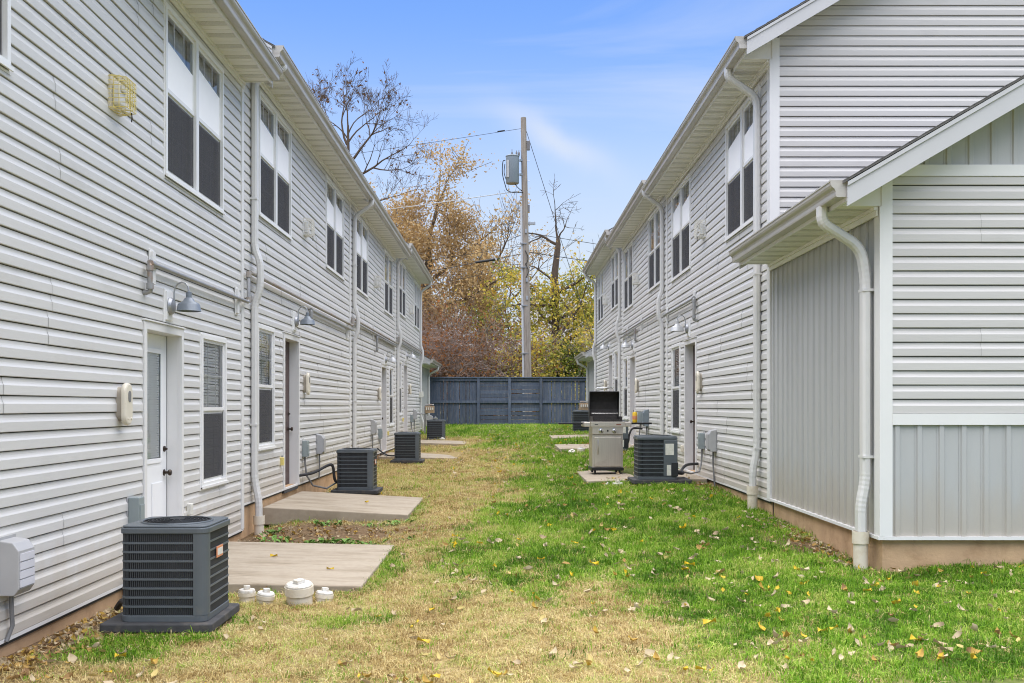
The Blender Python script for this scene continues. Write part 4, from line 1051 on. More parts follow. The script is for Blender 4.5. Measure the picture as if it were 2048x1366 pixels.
for i, (lb, x, y, z, p_, b_) in enumerate(acs):
    ac_unit(lb, x, y, z, .62 if i < 6 else .74, .56, p_, b_)
    s = 'pad under the ' + ['big nearest', 'second left', 'third left', 'farthest left', 'near right', 'half hidden right', 'farthest right'][i] + ' air conditioner'
    pad('black ' + s, x - (.03 if i == 0 else 0) + (.06 if i == 4 else 0), y, z - .0005, .72 if i != 4 else .84, .68, .055)

def hose(label, pts, r_=.022, mname='rubber'):
    o = MB().tube(pts, r_, 8).build('insulated_hose', mname, None, smooth=True); return tag(o, label, 'hose', 'black hoses behind the air conditioners')
def smooth_pts(pts, n=6):
    P = [Vector(p) for p in pts]; out = []
    for i in range(len(P) - 1):
        p0, p1, p2, p3 = P[max(0, i - 1)], P[i], P[i + 1], P[min(len(P) - 1, i + 2)]
        for k in range(n):
            u_ = k / n
            out.append(.5 * ((2 * p1) + (-p0 + p2) * u_ + (2 * p0 - 5 * p1 + 4 * p2 - p3) * u_ ** 2 + (-p0 + 3 * p1 - 3 * p2 + p3) * u_ ** 3))
    return out + [P[-1]]
hose('black hose looping into the second left air conditioner', smooth_pts([(-3.06, 14.3, -1.02), (-2.9, 14.6, -1.0), (-2.72, 14.85, -.90), (-2.66, 14.9, -.93), (-2.63, 14.95, -1.15), (-2.52, 15.1, -1.18)]))
hose('black hose bundle behind the big nearest air conditioner', smooth_pts([(-2.80, 7.0, -1.45), (-2.72, 6.9, -1.38), (-2.62, 6.75, -1.37), (-2.45, 6.65, -1.34)]))
hose('black hose arching behind the gas grill', smooth_pts([(2.98, 21.5, -.50), (2.75, 21.3, -.49), (2.66, 21.2, -.62), (2.62, 21.1, -.78), (2.5, 21.0, -.80)]))
hose('black hose bent behind the near right air conditioner', smooth_pts([(2.98, 15.2, -.90), (2.75, 14.9, -.90), (2.60, 14.5, -.95), (2.56, 14.2, -.98), (2.40, 14.1, -.96)]))
hose('thin black hose on the ground behind the third left air conditioner', smooth_pts([(-3.06, 23.0, -1.0), (-2.8, 22.8, -1.15), (-2.5, 22.5, -1.14)]), .018)

# ---- patios
def patio(label, side, y0, y1, xo, zw, zo):
    mb = MB(); xw = -3.06 if side < 0 else 2.98
    n = 6
    zt = lambda x: zw + (zo - zw) * (x - xw) / (xo - xw)
    pts = [(xw, y0), (xo, y0), (xo, y1), (xw, y1)]
    b = 0
    for dz in (-.22, 0):
        for x, y in pts: mb.v.append((x, y, zt(x) + dz))
    for q in ((3, 2, 1, 0), (4, 5, 6, 7), (0, 1, 5, 4), (1, 2, 6, 5), (2, 3, 7, 6), (3, 0, 4, 7)): mb.f.append(q if side < 0 else q[::-1]); mb.m.append(0)
    o = mb.build('patio_slab', 'concrete', None, bevel=.012)
    tag(o, label, 'patio', 'concrete patios at the back doors')
PATIOS = [(-1, 7.82, 10.15, -1.17, -1.405, -1.445), (-1, 12.2, 14.5, -1.24, -1.265, -1.36), (-1, 23.2, 25.4, -1.12, -1.20, -1.245), (-1, 27.7, 30.0, -1.2, -1.03, -1.075),
          (1, 14.5, 16.75, 1.19, -1.08, -1.115), (1, 21.7, 24.0, 1.17, -.92, -.945), (1, 26.8, 29.1, 1.25, -.84, -.872)]
for lb, p in zip(['nearest stained concrete patio behind the white pipe caps', 'concrete patio at the brown door, beyond the bare soil', 'narrow view of a patio behind the third left air conditioner',
                  'farthest left patio in front of the farthest left air conditioner', 'concrete patio under the gas grill', 'patio behind the grill, nearer of two far right slabs', 'farthest right patio slab, left of the grill'], PATIOS):
    patio(lb, *p)

# ---- sewer clean-outs
def cleanout(label, x, y, z, r_, h, tilt=(0, 0)):
    t_ = thing('cleanout_pipe', label, 'pipe', (x, y, z), 0, 'white pipe ends standing in the lawn'); t_.rotation_euler = (tilt[0], tilt[1], rng.random())
    MB().lathe([(r_, -.25), (r_, h * .62), (r_ * 1.12, h * .62), (r_ * 1.12, h), (r_ * .9, h)], 20).build('pipe', 'pvc', t_, smooth=True)
    cp = MB().lathe([(r_ * 1.02, h + .001), (r_ * 1.05, h + .012), (r_ * .95, h + .022), (.01, h + .024)], 20).build('cap', 'pipe_cap', t_, smooth=True)
    MB().box(-r_ * .38, r_ * .38, -r_ * .3, r_ * .3, h + .0245, h + .05).build('square_plug', 'pipe_cap', cp, bevel=.003)
cleanout('first small white pipe end from the big air conditioner', -1.985, 7.44, -1.495, .060, .075)
cleanout('second small white pipe end from the big air conditioner', -1.83, 7.36, -1.50, .062, .075, (.1, .1))
cleanout('large white pipe end, tallest at the patio corner', -1.56, 7.34, -1.51, .096, .16, (.06, -.10))
cleanout('small white pipe end right of the tallest one', -1.40, 7.44, -1.505, .062, .07, (0, .12))
cleanout('white pipe end in front of the grill patio', 1.60, 14.1, -1.20, .075, .07)
cleanout('broken white pipe end beside the one before the grill patio', 1.45, 14.25, -1.19, .05, .03, (.3, .3))
cleanout('white pipe end under the grill side of the far patio', 1.62, 21.3, -1.03, .08, .09)
cleanout('small white pipe end at the left edge of the far patio', 1.42, 21.3, -1.04, .07, .05, (.3, -.2))
cleanout('white pipe end in front of the farthest right air conditioner', 1.98, 30.2, -.92, .09, .05)
cleanout('white pipe end in front of the farthest left air conditioner', -2.0, 30.1, -1.06, .08, .05)

# ---- gas grill
def grill():
    t_ = thing('gas_grill', 'stainless gas grill standing with its lid open on the right patio', 'grill', (1.62, 16.0, -1.10), R(2))
    hw = .25
    MB().box(-hw - .012, hw + .012, -.24, .24, .055, .105).build('base', 'grill_black', t_, bevel=.008)
    MB().box(-hw, hw, -.215, .22, .106, .64).build('cabinet', 'stainless', t_, bevel=.004)
    dr = MB().box(-hw + .035, hw - .03, -.232, -.2155, .125, .60).build('door', 'stainless', t_, bevel=.006)
    MB().tube([(-.16, -.233, .555), (-.16, -.262, .548), (-.16, -.268, .50), (-.16, -.268, .36), (-.16, -.262, .322), (-.16, -.233, .315)], .009, 8).build('handle', 'chrome', dr, smooth=True)
    pn = MB().prism([(-.24, .645), (-.24, .78), (-.22, .84), (.22, .84), (.22, .645)], 'x', -hw, hw).build('control_panel', 'stainless', t_, bevel=.004)
    pn2 = MB().box(-hw - .03, hw + .03, -.262, -.2405, .765, .845).build('front_rail', 'stainless', t_, bevel=.004)
    MB().box(-.215, -.16, -.2642, -.2625, .795, .806).build('emblem', 'rubber', pn2)
    MB().box(.135, .215, -.2642, -.2625, .793, .810).build('name_plate', 'brick_red', pn2)
    for x in (-.108, .108):
        k = MB().lathe([(.040, -.2405), (.040, -.25), (.030, -.252), (.028, -.278), (.022, -.283), (.004, -.284)], 18, (x, 0, .70), ax='y').build('knob', 'chrome', t_, smooth=True)
        MB().box(x - .006, x + .006, -.292, -.2845, .675, .725).build('grip', 'grill_black', k)
    MB().box(-.012, .012, -.2465, -.2405, .685, .715).build('ignition_button', 'grill_black', t_)
    for x0, x1 in ((-.385, -hw - .032), (hw + .032, .385)):
        MB().box(x0, x1, -.25, .20, .765, .84).build('side_shelf', 'stainless', t_, bevel=.008)
    MB().box(-.78, -.386, -.05, .12, .80, .825).build('left_rack', 'grill_black', t_, bevel=.004)
    MB().box(.386, .74, -.12, .14, .80, .83).build('right_rack', 'grill_black', t_, bevel=.004)
    fb = MB(); fb.box(-hw + .01, hw - .01, -.21, .24, .842, .87); fb.box(-hw + .01, hw - .01, -.225, -.2105, .842, .885); fb.box(-hw + .01, -hw + .025, -.21, .24, .871, .93); fb.box(hw - .025, hw - .01, -.21, .24, .871, .93)
    fb.build('firebox', 'grill_soot', t_)
    gr = MB()
    for k in range(16): q = -hw + .04 + k * (2 * hw - .08) / 15; gr.tube([(q, -.20, .885), (q, .22, .885)], .004, 5)
    gr.build('cooking_grate', 'grill_black', t_)
    rk = MB().tube([(-hw + .03, .10, .98), (hw - .03, .10, .98)], .005, 5)
    for k in range(14): q = -hw + .04 + k * (2 * hw - .08) / 13; rk.tube([(q, .09, .98), (q, .19, .985)], .003, 4)
    rk.build('warming_rack', 'chrome', t_)
    out = [(.22, .875), (.30, .95), (.335, 1.06), (.33, 1.18), (.285, 1.28), (.21, 1.335), (.14, 1.345)]
    inn = [(y_ - .014, z_ - .004) for y_, z_ in out]
    ld = MB().prism(out + inn[::-1], 'x', -hw + .004, hw - .004)
    for x0 in (-hw + .0035, hw - .0095): ld.prism(out + [(.14, 1.31), (.20, .88)], 'x', x0, x0 + .006)
    l = ld.build('lid', 'grill_black', t_, bevel=.003)
    MB().prism([(y_ - .016, z_ - .006) for y_, z_ in out] + [(y_ - .019, z_ - .008) for y_, z_ in out[::-1]], 'x', -hw + .012, hw - .012).build('lid_lining', 'grill_soot', l)
    MB().tube([(-.14, .15, 1.346), (-.14, .15, 1.385), (-.11, .15, 1.405), (.11, .15, 1.405), (.14, .15, 1.385), (.14, .15, 1.346)], .010, 8).build('handle', 'chrome', l, smooth=True)
    for x in (-.2, .2):
        for y in (-.18, .18):
            c = MB().box(x - .012, x + .012, y - .012, y + .012, .035, .056).build('caster', 'grill_black', t_)
            MB().lathe([(.026, -.016), (.028, -.012), (.028, .012), (.026, .016)], 12, (x, y, .028), ax='x').build('wheel', 'rubber', c, smooth=True)
grill()
cn = thing('fuel_can', 'yellow can standing on the right rack of the grill', 'can', (2.10, 16.02, -.27), .3)
MB().lathe([(.038, 0), (.040, .006), (.040, .15), (.032, .168), (.018, .172)], 16).build('body', 'can_yellow', cn, smooth=True)
MB().lathe([(.018, .172), (.018, .192), (.012, .196)], 12).build('cap', 'label_white', cn, smooth=True)
MB().lathe([(.0405, .05), (.0408, .052), (.0408, .11), (.0405, .112)], 16).build('label_band', 'badge', cn, smooth=True)

# ---- gas meters by the far sheds
def gas_meter(label, x, y, z, s=1):
    t_ = thing('gas_meter', label, 'gas meter', (x, y, z), 0, 'gas meter sets by the far sheds', (s, 1, 1))
    MB().tube([(0, 0, 0), (0, 0, .98), (.04, 0, 1.02), (.30, 0, 1.02)], .028, 8).tube([(.42, 0, .0), (.42, 0, .55)], .024, 8).tube([(-.28, 0, .72), (.1, 0, .72)], .024, 8).build('pipework', 'steel_pipe', t_, smooth=True)
    MB().box(.02, .32, -.06, .06, .74, .98).build('manifold', 'brick_tan', t_, bevel=.01)
    for k in range(4): MB().box(.045 + k * .068, .085 + k * .068, -.085, -.0605, .84, .93).build('shutoff_valve', 'label_white', t_)
    MB().lathe([(.11, -.07), (.12, -.05), (.12, .05), (.11, .07)], 16, (.16, 0, .56), ax='y').box(.08, .36, -.09, .09, .36, .50).build('meter_body', 'box_grey', t_, smooth=False)
    MB().lathe([(.08, 0), (.085, .03), (.03, .045), (.025, .10)], 14, (.36, 0, .54)).build('regulator', 'galv', t_, smooth=True)
    for q in (.12, .3): MB().tube([(q, 0, .02), (q, 0, .36)], .016, 6).build('riser', 'steel_pipe', t_)
gas_meter('gas meter set with rusty manifold at the far left, behind the air conditioner', -2.78, 33.0, -.98)
gas_meter('gas meter set with rusty manifold at the far right, above the air conditioner', 2.70, 32.0, -.88, -1)

# ---- blue plank fence
fn = thing('plank_fence', 'weathered dark blue plank fence across the end of the lawn', 'fence', (0, 38.6, -.78))
FH = 1.88; xa, xb = -3.30, 3.55
posts = [-3.05, -1.13, .10, 1.34, 3.30]
for x in posts: MB().box(x - .055, x + .055, -.12, -.02, -.3, FH + .0).build('post', 'fence_paint', fn, bevel=.004)
MB().box(xa, xb, -.13, .03, FH + .001, FH + .045).build('cap_rail', 'fence_paint', fn, bevel=.004)
for z0, z1 in ((.0, .11), (.90, 1.0), (FH - .10, FH - .002)):
    for a, b in zip(posts, posts[1:]): MB().box(a + .0555, b - .0555, -.085, -.03, z0, z1).build('rail', 'fence_paint', fn)
fr_ = random.Random(5)
for a, b in ((xa, -1.19), (1.40, xb)):
    x = a
    while x < b:
        gp = fr_.choice((.003, .006, .010, .020, .030)); w_ = .118 + fr_.uniform(-.01, .014)
        lean = fr_.uniform(-.004, .004)
        mb = MB().box(x, min(x + w_, b), -.0285, -.008, .03 + fr_.uniform(-.02, .02), FH - .004)
        o = mb.build('board', 'fence_paint', fn); o.rotation_euler[1] = lean * .4; x += w_ + gp
for a, b in ((-1.07, .045), (.155, 1.285)):
    z = .115
    while z < FH - .12:
        gp = fr_.choice((.003, .005, .012, .028)); w_ = min(.13 + fr_.uniform(-.012, .012), FH - .1 - z)
        if not (.885 < z < 1.0 and False): MB().box(a, b, -.0285, -.008, z, z + w_).build('board', 'fence_paint', fn).rotation_euler[1] = fr_.uniform(-.004, .004)
        z += w_ + gp

# ---- utility pole with transformer and lines
pl_ = thing('utility_pole', 'tall weathered wooden utility pole behind the blue fence', 'pole', (.90, 41.0, -.8))
def pole_x(z): return -.208 * (z / 12.9)
ph = 12.92
MB().tube([(pole_x(z), 0, z) for z in (0, 2, 4, 6, 8, 10, 12, ph)], [.175 - .06 * z / ph for z in (0, 2, 4, 6, 8, 10, 12, ph)], 18).build('shaft', 'pole_wood', pl_, smooth=True)
MB().tube([(pole_x(z) - .185 + .05 * z / ph, -.05, z) for z in (0, 2, 4, 6, 8, 9.2)], .05, 10).build('conduit', 'line_pale', pl_, smooth=True)
bm_ = MB()
for z in (1.0, 3.0, 5.0, 6.6, 7.6): bm_.box(pole_x(z) - .24, pole_x(z) + .05, -.17, -.10, z, z + .035)
bm_.build('strap', 'galv', pl_)
for z, yy in ((8.05, -.16), (5.25, -.17), (6.0, -.17)): MB().box(pole_x(z) - .02, pole_x(z) + .07, yy - .03, yy + .02, z, z + .16).build('tag_plate', 'galv', pl_)
lp = MB()
for z0 in (6.45, 7.0): lp.tube([(pole_x(z0) + .10 * math.sin(a * .7), -.18, z0 - .28 + .12 * a) for a in range(6)], .018, 5)
lp.build('cable_loop', 'black_plastic', pl_)
MB().box(pole_x(12) + .12, pole_x(12) + .26, -.06, .06, 11.55, 11.95).build('cutout', 'porcelain', pl_, bevel=.02)
MB().box(pole_x(8) + .13, pole_x(8) + .42, -.05, .05, 8.42, 8.52).build('crossarm', 'galv', pl_)
MB().box(pole_x(9) + .12, pole_x(9) + .2, -.06, .06, 8.95, 9.25).build('cleat', 'porcelain', pl_)
st_ = MB()
for k in range(9): st_.tube([(pole_x(9 + k * .4) + (.10 if k % 2 else -.10), -.03, 9 + k * .42), (pole_x(9) + (.21 if k % 2 else -.2), -.03, 9 + k * .42)], .012, 5)
st_.build('step_bolt', 'galv', pl_)
tf = thing('transformer', 'grey transformer drum hung on the left of the wooden pole', 'transformer', (.23, 40.95, 9.35))
MB().lathe([(.265, 0), (.275, .02), (.275, 1.10), (.29, 1.11), (.29, 1.14), (.27, 1.16), (.10, 1.20), (.02, 1.21)], 24).build('tank', 'transformer', tf, smooth=True)
MB().lathe([(.26, -.012), (.26, -.002)], 24).build('bottom_plate', 'rust_pipe', tf)
MB().box(-.25, -.14, -.26, -.20, .2, .92).build('cooling_fin', 'box_grey', tf, bevel=.01)
for zz_ in (.32, .92): MB().box(.29, .46, -.05, .05, zz_, zz_ + .09).build('bracket', 'transformer', tf)
for x, hh in ((-.02, .28), (.17, .22), (.27, .24)):
    MB().lathe([(.02, 1.16), (.05, 1.19), (.03, 1.21), (.05, 1.24), (.03, 1.26), (.045, 1.29), (.015, 1.31), (.012, 1.16 + hh)], 10, (x, 0, 0)).build('bushing', 'porcelain', tf, smooth=True)
MB().tube(smooth_pts([(-.30, -.05, .95), (-.40, -.05, .9), (-.42, -.05, .4), (-.30, -.05, -.1), (-.2, -.05, -.32), (.1, -.05, -.40), (.45, -.05, -.38)]), .018, 6).tube(smooth_pts([(-.32, -.05, .8), (-.35, -.05, .45), (-.27, -.08, .15)]), .016, 6).tube(smooth_pts([(.1, 0, -.02), (.25, 0, -.2), (.45, 0, -.35)]), .016, 6).build('lead_wire', 'black_plastic', tf, smooth=True)
tag(tf, tf['label'], 'transformer')
def line(label, a, b, sag, r_=.009, mname='black_plastic', name='power_line', n=24):
    a, b = Vector(a), Vector(b); pts = []
    for i in range(n + 1):
        u_ = i / n; p = a.lerp(b, u_); p.z -= sag * 4 * u_ * (1 - u_); pts.append(p)
    o = MB().tube(pts, r_, 5).build(name, mname, None, smooth=True); return tag(o, label, 'power line', 'lines strung from the utility pole')
line('top power line running left from the pole head', (.68, 41, 11.68), (-14, 44, 10.4), .05)
dv_ = MB().box(-.16, .16, -.02, .02, -.02, .02).build('line_clamp', 'black_plastic', None, (-.25, 41.2, 11.62), (0, R(-8), 0)); tag(dv_, 'small clamp on the top line left of the pole', 'clamp')
line('pale service line running left below the transformer', (.55, 41, 9.05), (-14, 44, 7.9), .1, .017, 'line_pale')
line('black cable running left with thick splice', (.75, 41, 6.42), (-14, 44, 4.4), .1, .014)
line('upper thin cable running left above the spliced one', (.75, 41, 6.75), (-14, 44, 5.3), .12, .009)
line('lower thin cable running left among brown branches', (.75, 41, 5.9), (-14, 44, 3.6), .1, .009)
line('black cable running right from the pole', (.85, 41, 6.48), (14, 44, 5.5), .15, .016)
line('thin cable running right above the thick one', (.85, 41, 7.3), (14, 44, 6.1), .15, .012)
line('steep guy wire from the pole head down to the right', (.80, 41, 11.6), (4.3, 41, .6), 0, .012)
MB_ = MB().tube([(-.43, 0, .018), (.43, 0, -.06 + .08)], .055, 8)
sp = MB().tube([(-.42, 0, -.065), (-.40, 0, -.06), (.40, 0, .06), (.42, 0, .065)], [.03, .055, .055, .03], 8).build('cable_splice', 'black_plastic', None, (-.92, 41.32, 6.15), smooth=True)
tag(sp, 'thick black splice case on the cable left of the pole', 'splice')
# ------------------------------------------------------------------ trees and houses beyond the fence
def grow(mb, tips, p, d, L, r, lev, maxl, rr, up=.12, spread=.75, kids=(3, 5), shrink=.62, wob=.22, start=.35, segs=5, n=6, rmin=.007):
    pts = [p.copy()]; rad = [r]; dd = d.copy(); q = p.copy()
    for i in range(segs):
        dd = (dd + Vector((rr.uniform(-wob, wob), rr.uniform(-wob, wob), rr.uniform(-wob, wob) + up * .4))).normalized()
        q = q + dd * (L / segs); pts.append(q.copy()); rad.append(max(rmin * .8, r * (1 - .62 * (i + 1) / segs)))
    mb.tube(pts, rad, n if lev == 0 else (5 if lev < 3 else 3), cap=lev == 0)
    if lev >= maxl - 1:
        for i in range(1, len(pts)): tips.append((pts[i], dd, lev))
    if lev >= maxl: return
    for k in range(rr.randint(*kids)):
        u_ = start + (1 - start) * rr.random() ** .8
        i = min(segs - 1, int(u_ * segs)); f = u_ * segs - i
        b = pts[i].lerp(pts[i + 1], f); base = (pts[i + 1] - pts[i]).normalized()
        a = base.orthogonal().normalized(); a.rotate(Matrix.Rotation(rr.uniform(0, 6.283), 3, base))
        nd = (base * (1 - spread * rr.uniform(.55, 1.0)) + a * spread * rr.uniform(.7, 1.1) + Vector((0, 0, up))).normalized()
        grow(mb, tips, b, nd, L * shrink * rr.uniform(.75, 1.2), max(rmin, rad[i] * rr.uniform(.5, .72)), lev + 1, maxl, rr, up, spread, kids, shrink, wob, start * .7, max(3, segs - 1), n, rmin)
    if lev < maxl:
        grow(mb, tips, pts[-1], dd, L * shrink, max(rmin, rad[-1]), lev + 1, maxl, rr, up, spread, kids, shrink, wob, start * .7, max(3, segs - 1), n, rmin)
def leaves(pts, per, rad, size, rr, tone, hang=.3):
    mb = MB(); mb.t = []
    for p in pts:
        k = per if isinstance(per, int) else (1 if rr.random() < per else 0)
        tb = tone(p)
        for _ in range(k):
            c = p + Vector((rr.gauss(0, rad), rr.gauss(0, rad), rr.gauss(0, rad * .8)))
            a = Vector((rr.gauss(0, 1), rr.gauss(0, 1), rr.gauss(0, 1) - hang)).normalized(); b = a.orthogonal().normalized()
            b.rotate(Matrix.Rotation(rr.uniform(0, 6.283), 3, a))
            s = size * rr.uniform(.6, 1.3); n_ = a.cross(b) * s * .18
            i = len(mb.v)
            for q in (c - a * s, c + b * s * .55 + n_, c + a * s, c - b * s * .55 + n_): mb.v.append((q.x, q.y, q.z))
            mb.f.append((i, i + 1, i + 2, i + 3)); mb.m.append(0); mb.t.append(max(0, min(1, tb + rr.gauss(0, .2))))
    return mb
TG = 'trees and thickets beyond the fence'
def tone_at(base, amp, sc, s):
    return lambda p: base + amp * noise.noise(Vector((p.x * sc + s, p.y * sc, p.z * sc)))
def tree(label, x, y, seed, bark, h, r, trunk_pts=None, leaf=None, cat='tree', name='tree', extra=None, leaf_top=99, **kw):
    t_ = thing(name, label, cat, (x, y, -.8), 0, TG); rr = random.Random(seed)
    mb = MB(); tips = []
    gk = dict(maxl=4); gk.update(kw)
    if trunk_pts:
        tp = [Vector(q) for q in trunk_pts[0]]; mb.tube(tp, trunk_pts[1], 10)
        for (pp, dd, L, rad) in trunk_pts[2]: grow(mb, tips, Vector(pp), Vector(dd).normalized(), L, rad, 1, rr=rr, **gk)
    else: grow(mb, tips, Vector((0, 0, 0)), Vector((0, 0, 1)), h, r, 0, rr=rr, **gk)
    mb.build('trunk', bark, t_, smooth=True)
    if leaf:
        for lm, per, rad, size, tone in leaf:
            pts = [q[0] for q in tips if q[0].z < leaf_top] + (extra(rr) if extra else [])
            leaves(pts, per, rad, size, rr, tone).build('crown', lm, t_, kind='stuff')
    return t_, tips
# bare tree high above the left roofs
tree('tall bare tree rising above the left gutters, with few dry leaves', -8.2, 50, 3, 'bark_brown', 0, 0,
     trunk_pts=([(0, 0, 0), (.1, 0, 5), (-.1, 0, 9), (.05, 0, 12.6), (0.05, 0, 15.2)], [.26, .2, .15, .12, .05],
                [((.05, 0, 15.1), (.05, 0, 1), 1.9, .048), ((.04, 0, 14.7), (.3, -.2, 1), 1.7, .04), ((.04, 0, 14.5), (-.35, .2, 1), 1.8, .04), ((0, 0, 13.6), (-.65, .1, .9), 2.3, .065), ((.05, 0, 13.2), (.85, -.2, .62), 2.5, .08), ((0.05, 0, 14.3), (.5, .3, .9), 1.9, .05),
                 ((0, 0, 14.2), (-.45, -.2, 1), 2.0, .07), ((0, 0, 12.4), (.95, .1, .25), 2.6, .08), ((0, 0, 12.0), (-.9, .1, .5), 2.4, .08), ((-.05, 0, 10.8), (.9, .2, .3), 2.5, .08), ((-.05, 0, 10.0), (-.8, .2, .4), 2.5, .08)]),
     leaf=[('leaf_brown', .05, .10, .085, tone_at(.1, .3, .6, 1))], maxl=5, kids=(2, 4), spread=.60, up=.14, shrink=.60, wob=.22, rmin=.008)
# big tan oak
def ell(cx, cz, rx, ry, rz, n, lo=.25):
    def f(rr):
        o = []
        while len(o) < n:
            v = Vector((rr.uniform(-1, 1), rr.uniform(-1, 1), rr.uniform(-1, 1)))
            if v.length > 1: continue
            q = noise.noise(Vector((v.x * 2.6 + cx, v.y * 2.2, v.z * 2.6 + cz)))
            if q < -lo + .35 * (v.length - .6): continue
            o.append(Vector((cx + v.x * rx, v.y * ry, cz + v.z * rz)))
        return o
    return f
tree('broad oak with dense tan dead leaves, behind the left roofs', -4.3, 50, 8, 'bark_grey', 0, 0,
     trunk_pts=([(0, 0, 0), (.2, 0, 3), (.1, 0, 5.5), (.3, 0, 8.5)], [.38, .32, .26, .18],
                [((.3, 0, 8.3), (.1, 0, 1), 3.2, .14), ((.1, 0, 6), (-.8, .1, .6), 3.4, .14), ((.2, 0, 5.5), (.9, -.2, .45), 3.6, .14), ((.2, 0, 7), (.6, .3, .8), 3.2, .12), ((.2, 0, 7.4), (-.5, -.3, .9), 3.2, .12),
                 ((.2, 0, 4.5), (-.9, -.3, .3), 3.2, .12), ((.2, 0, 4.2), (.9, -.3, .3), 3.2, .12)]),
     leaf=[('leaf_tan', 11, .30, .075, tone_at(.42, .75, .75, 2))], extra=ell(.3, 7.4, 3.5, 2.4, 4.6, 2700, .10), maxl=4, kids=(2, 3), spread=.7, up=.08, shrink=.6, rmin=.016)
tree('twiggy tree with orange brown leaves only on its lower twigs, left of the pole', -1.3, 52, 15, 'bark_brown', 0, 0,
     trunk_pts=([(0, 0, 0), (.1, 0, 3), (0, 0, 6)], [.24, .2, .15],
                [((0, 0, 6), (.15, 0, 1), 3.1, .11), ((0, 0, 5), (.65, .1, .8), 3.3, .11), ((0, 0, 4.6), (-.6, -.1, .8), 3.0, .1), ((.05, 0, 5.4), (.4, .3, 1), 3.0, .1), ((.1, 0, 3.6), (.9, -.1, .5), 2.8, .09)]),
     leaf=[('leaf_tan', .28, .22, .085, tone_at(.5, .6, .8, 5))], maxl=4, kids=(2, 4), spread=.6, up=.14, shrink=.64, wob=.18, rmin=.010)
tree('broken topped tree with green gold leaves, right of the pole', 2.35, 47, 21, 'bark_brown', 0, 0,
     trunk_pts=([(0, 0, 0), (-.1, 0, 2.5), (.0, 0, 5), (-.05, 0, 7.2), (.12, 0, 8.6), (.1, 0, 9.0)], [.27, .22, .19, .17, .13, .07],
                [((.1, 0, 8.8), (.0, 0, 1), 1.5, .06), ((-.0, 0, 8.6), (-.8, -.1, .15), 1.4, .08), ((.1, 0, 8.7), (.45, .1, 1), 1.1, .05), ((0, 0, 6.2), (.9, -.2, .35), 2.2, .09),
                 ((0, 0, 3.6), (.95, -.3, .25), 2.6, .15), ((0, 0, 3.9), (.7, -.3, .9), 2.4, .10), ((0, 0, 5.6), (-.9, -.2, .2), 2.1, .09), ((0, 0, 4.6), (-.8, .2, .45), 2.2, .1), ((0, 0, 5), (.6, .5, .6), 2.2, .09),
                 ((0, 0, 3.0), (-.9, -.2, .3), 2.1, .1), ((0, 0, 6.6), (-.6, .4, .7), 1.7, .07)]),
     leaf=[('leaf_yellow', 4, .26, .085, tone_at(.42, .6, .7, 8))], maxl=4, kids=(2, 3), spread=.75, up=.02, shrink=.6, rmin=.010, wob=.26, leaf_top=7.6, extra=ell(.2, 5.0, 2.5, 1.4, 2.3, 420, .05))
def bush(label, x, y, seed, pts_n, rx, ry, rz, cz, leafm, size, tone, per=3, rad=.16, twigm='twig', stems=9, lean=.5, maxl=3, lo=.3):
    t_ = thing('shrub', label, 'shrub', (x, y, -.8), 0, TG); rr = random.Random(seed); mb = MB(); tips = []
    for _ in range(stems):
        b = Vector((rr.uniform(-rx, rx) * .7, rr.uniform(-ry, ry) * .7, 0))
        grow(mb, tips, b, Vector((rr.uniform(-lean, lean), rr.uniform(-lean, lean), 1)).normalized(), cz * rr.uniform(.55, .9), .035, 1, maxl + 1, rr, up=.04, spread=.7, kids=(3, 5), shrink=.62, wob=.34, rmin=.007)
    mb.build('stems', twigm, t_)
    pts = ell(0, cz, rx, ry, rz, pts_n, lo)(rr) if pts_n else []
    leaves(pts + [q[0] for q in tips if rr.random() < .3], per, rad, size, rr, tone).build('crown', leafm, t_, kind='stuff')
bush('thicket of bare purple brown twigs with scattered orange leaves, behind the left fence end', -2.7, 45, 31, 120, 2.0, 1.3, 3.2, 3.6, 'leaf_brown', .07, tone_at(.6, .6, .8, 1), per=2, rad=.25, stems=42, lean=.6, lo=.15)
bush('second brown twig thicket, just left of the pole', -.9, 44.5, 33, 90, 1.3, 1.0, 2.6, 3.0, 'leaf_brown', .065, tone_at(.45, .6, .8, 3), per=1, rad=.25, stems=30, lean=.6, lo=.15)
bush('tall brown thicket behind the far left shed', -5.2, 46, 35, 200, 1.8, 1.2, 3.2, 3.4, 'leaf_brown', .07, tone_at(.5, .6, .8, 6), per=2, rad=.25, stems=30, lean=.5, lo=.2)
bush('gold leaved shrub directly left of the pole, low over the fence', .15, 44.2, 41, 420, 1.0, .8, 2.0, 2.3, 'leaf_yellow', .075, tone_at(.55, .7, .9, 1), per=3, stems=8)
bush('tall yellow shrub against the right side of the pole', 1.55, 43.6, 43, 620, .85, .8, 2.2, 2.2, 'leaf_yellow', .075, tone_at(.62, .6, .9, 4), per=3, stems=7)
bush('dark green bush under the broken topped tree', 2.75, 44.4, 45, 800, .95, .8, 1.7, 2.0, 'leaf_green', .075, tone_at(.5, .8, 1.0, 7), per=4, stems=6)
bush('thin gold shrub by the far right shed', 3.9, 45, 47, 520, 1.0, .9, 2.6, 3.4, 'leaf_yellow', .08, tone_at(.45, .7, .9, 9), per=3, stems=8)
bush('yellow vine mass above the far right shed', 3.6, 47.5, 49, 560, 1.4, 1.0, 1.9, 6.0, 'leaf_yellow', .085, tone_at(.40, .7, .8, 11), per=3, stems=4)
pn = thing('pine_tree', 'dark pine showing between brown trees left of the pole', 'pine tree', (-1.6, 58, -.8), 0, TG); rr = random.Random(6); mb = MB()
mb.tube([(0, 0, 0), (0, 0, 9.5)], [.25, .05], 8)
pp = []
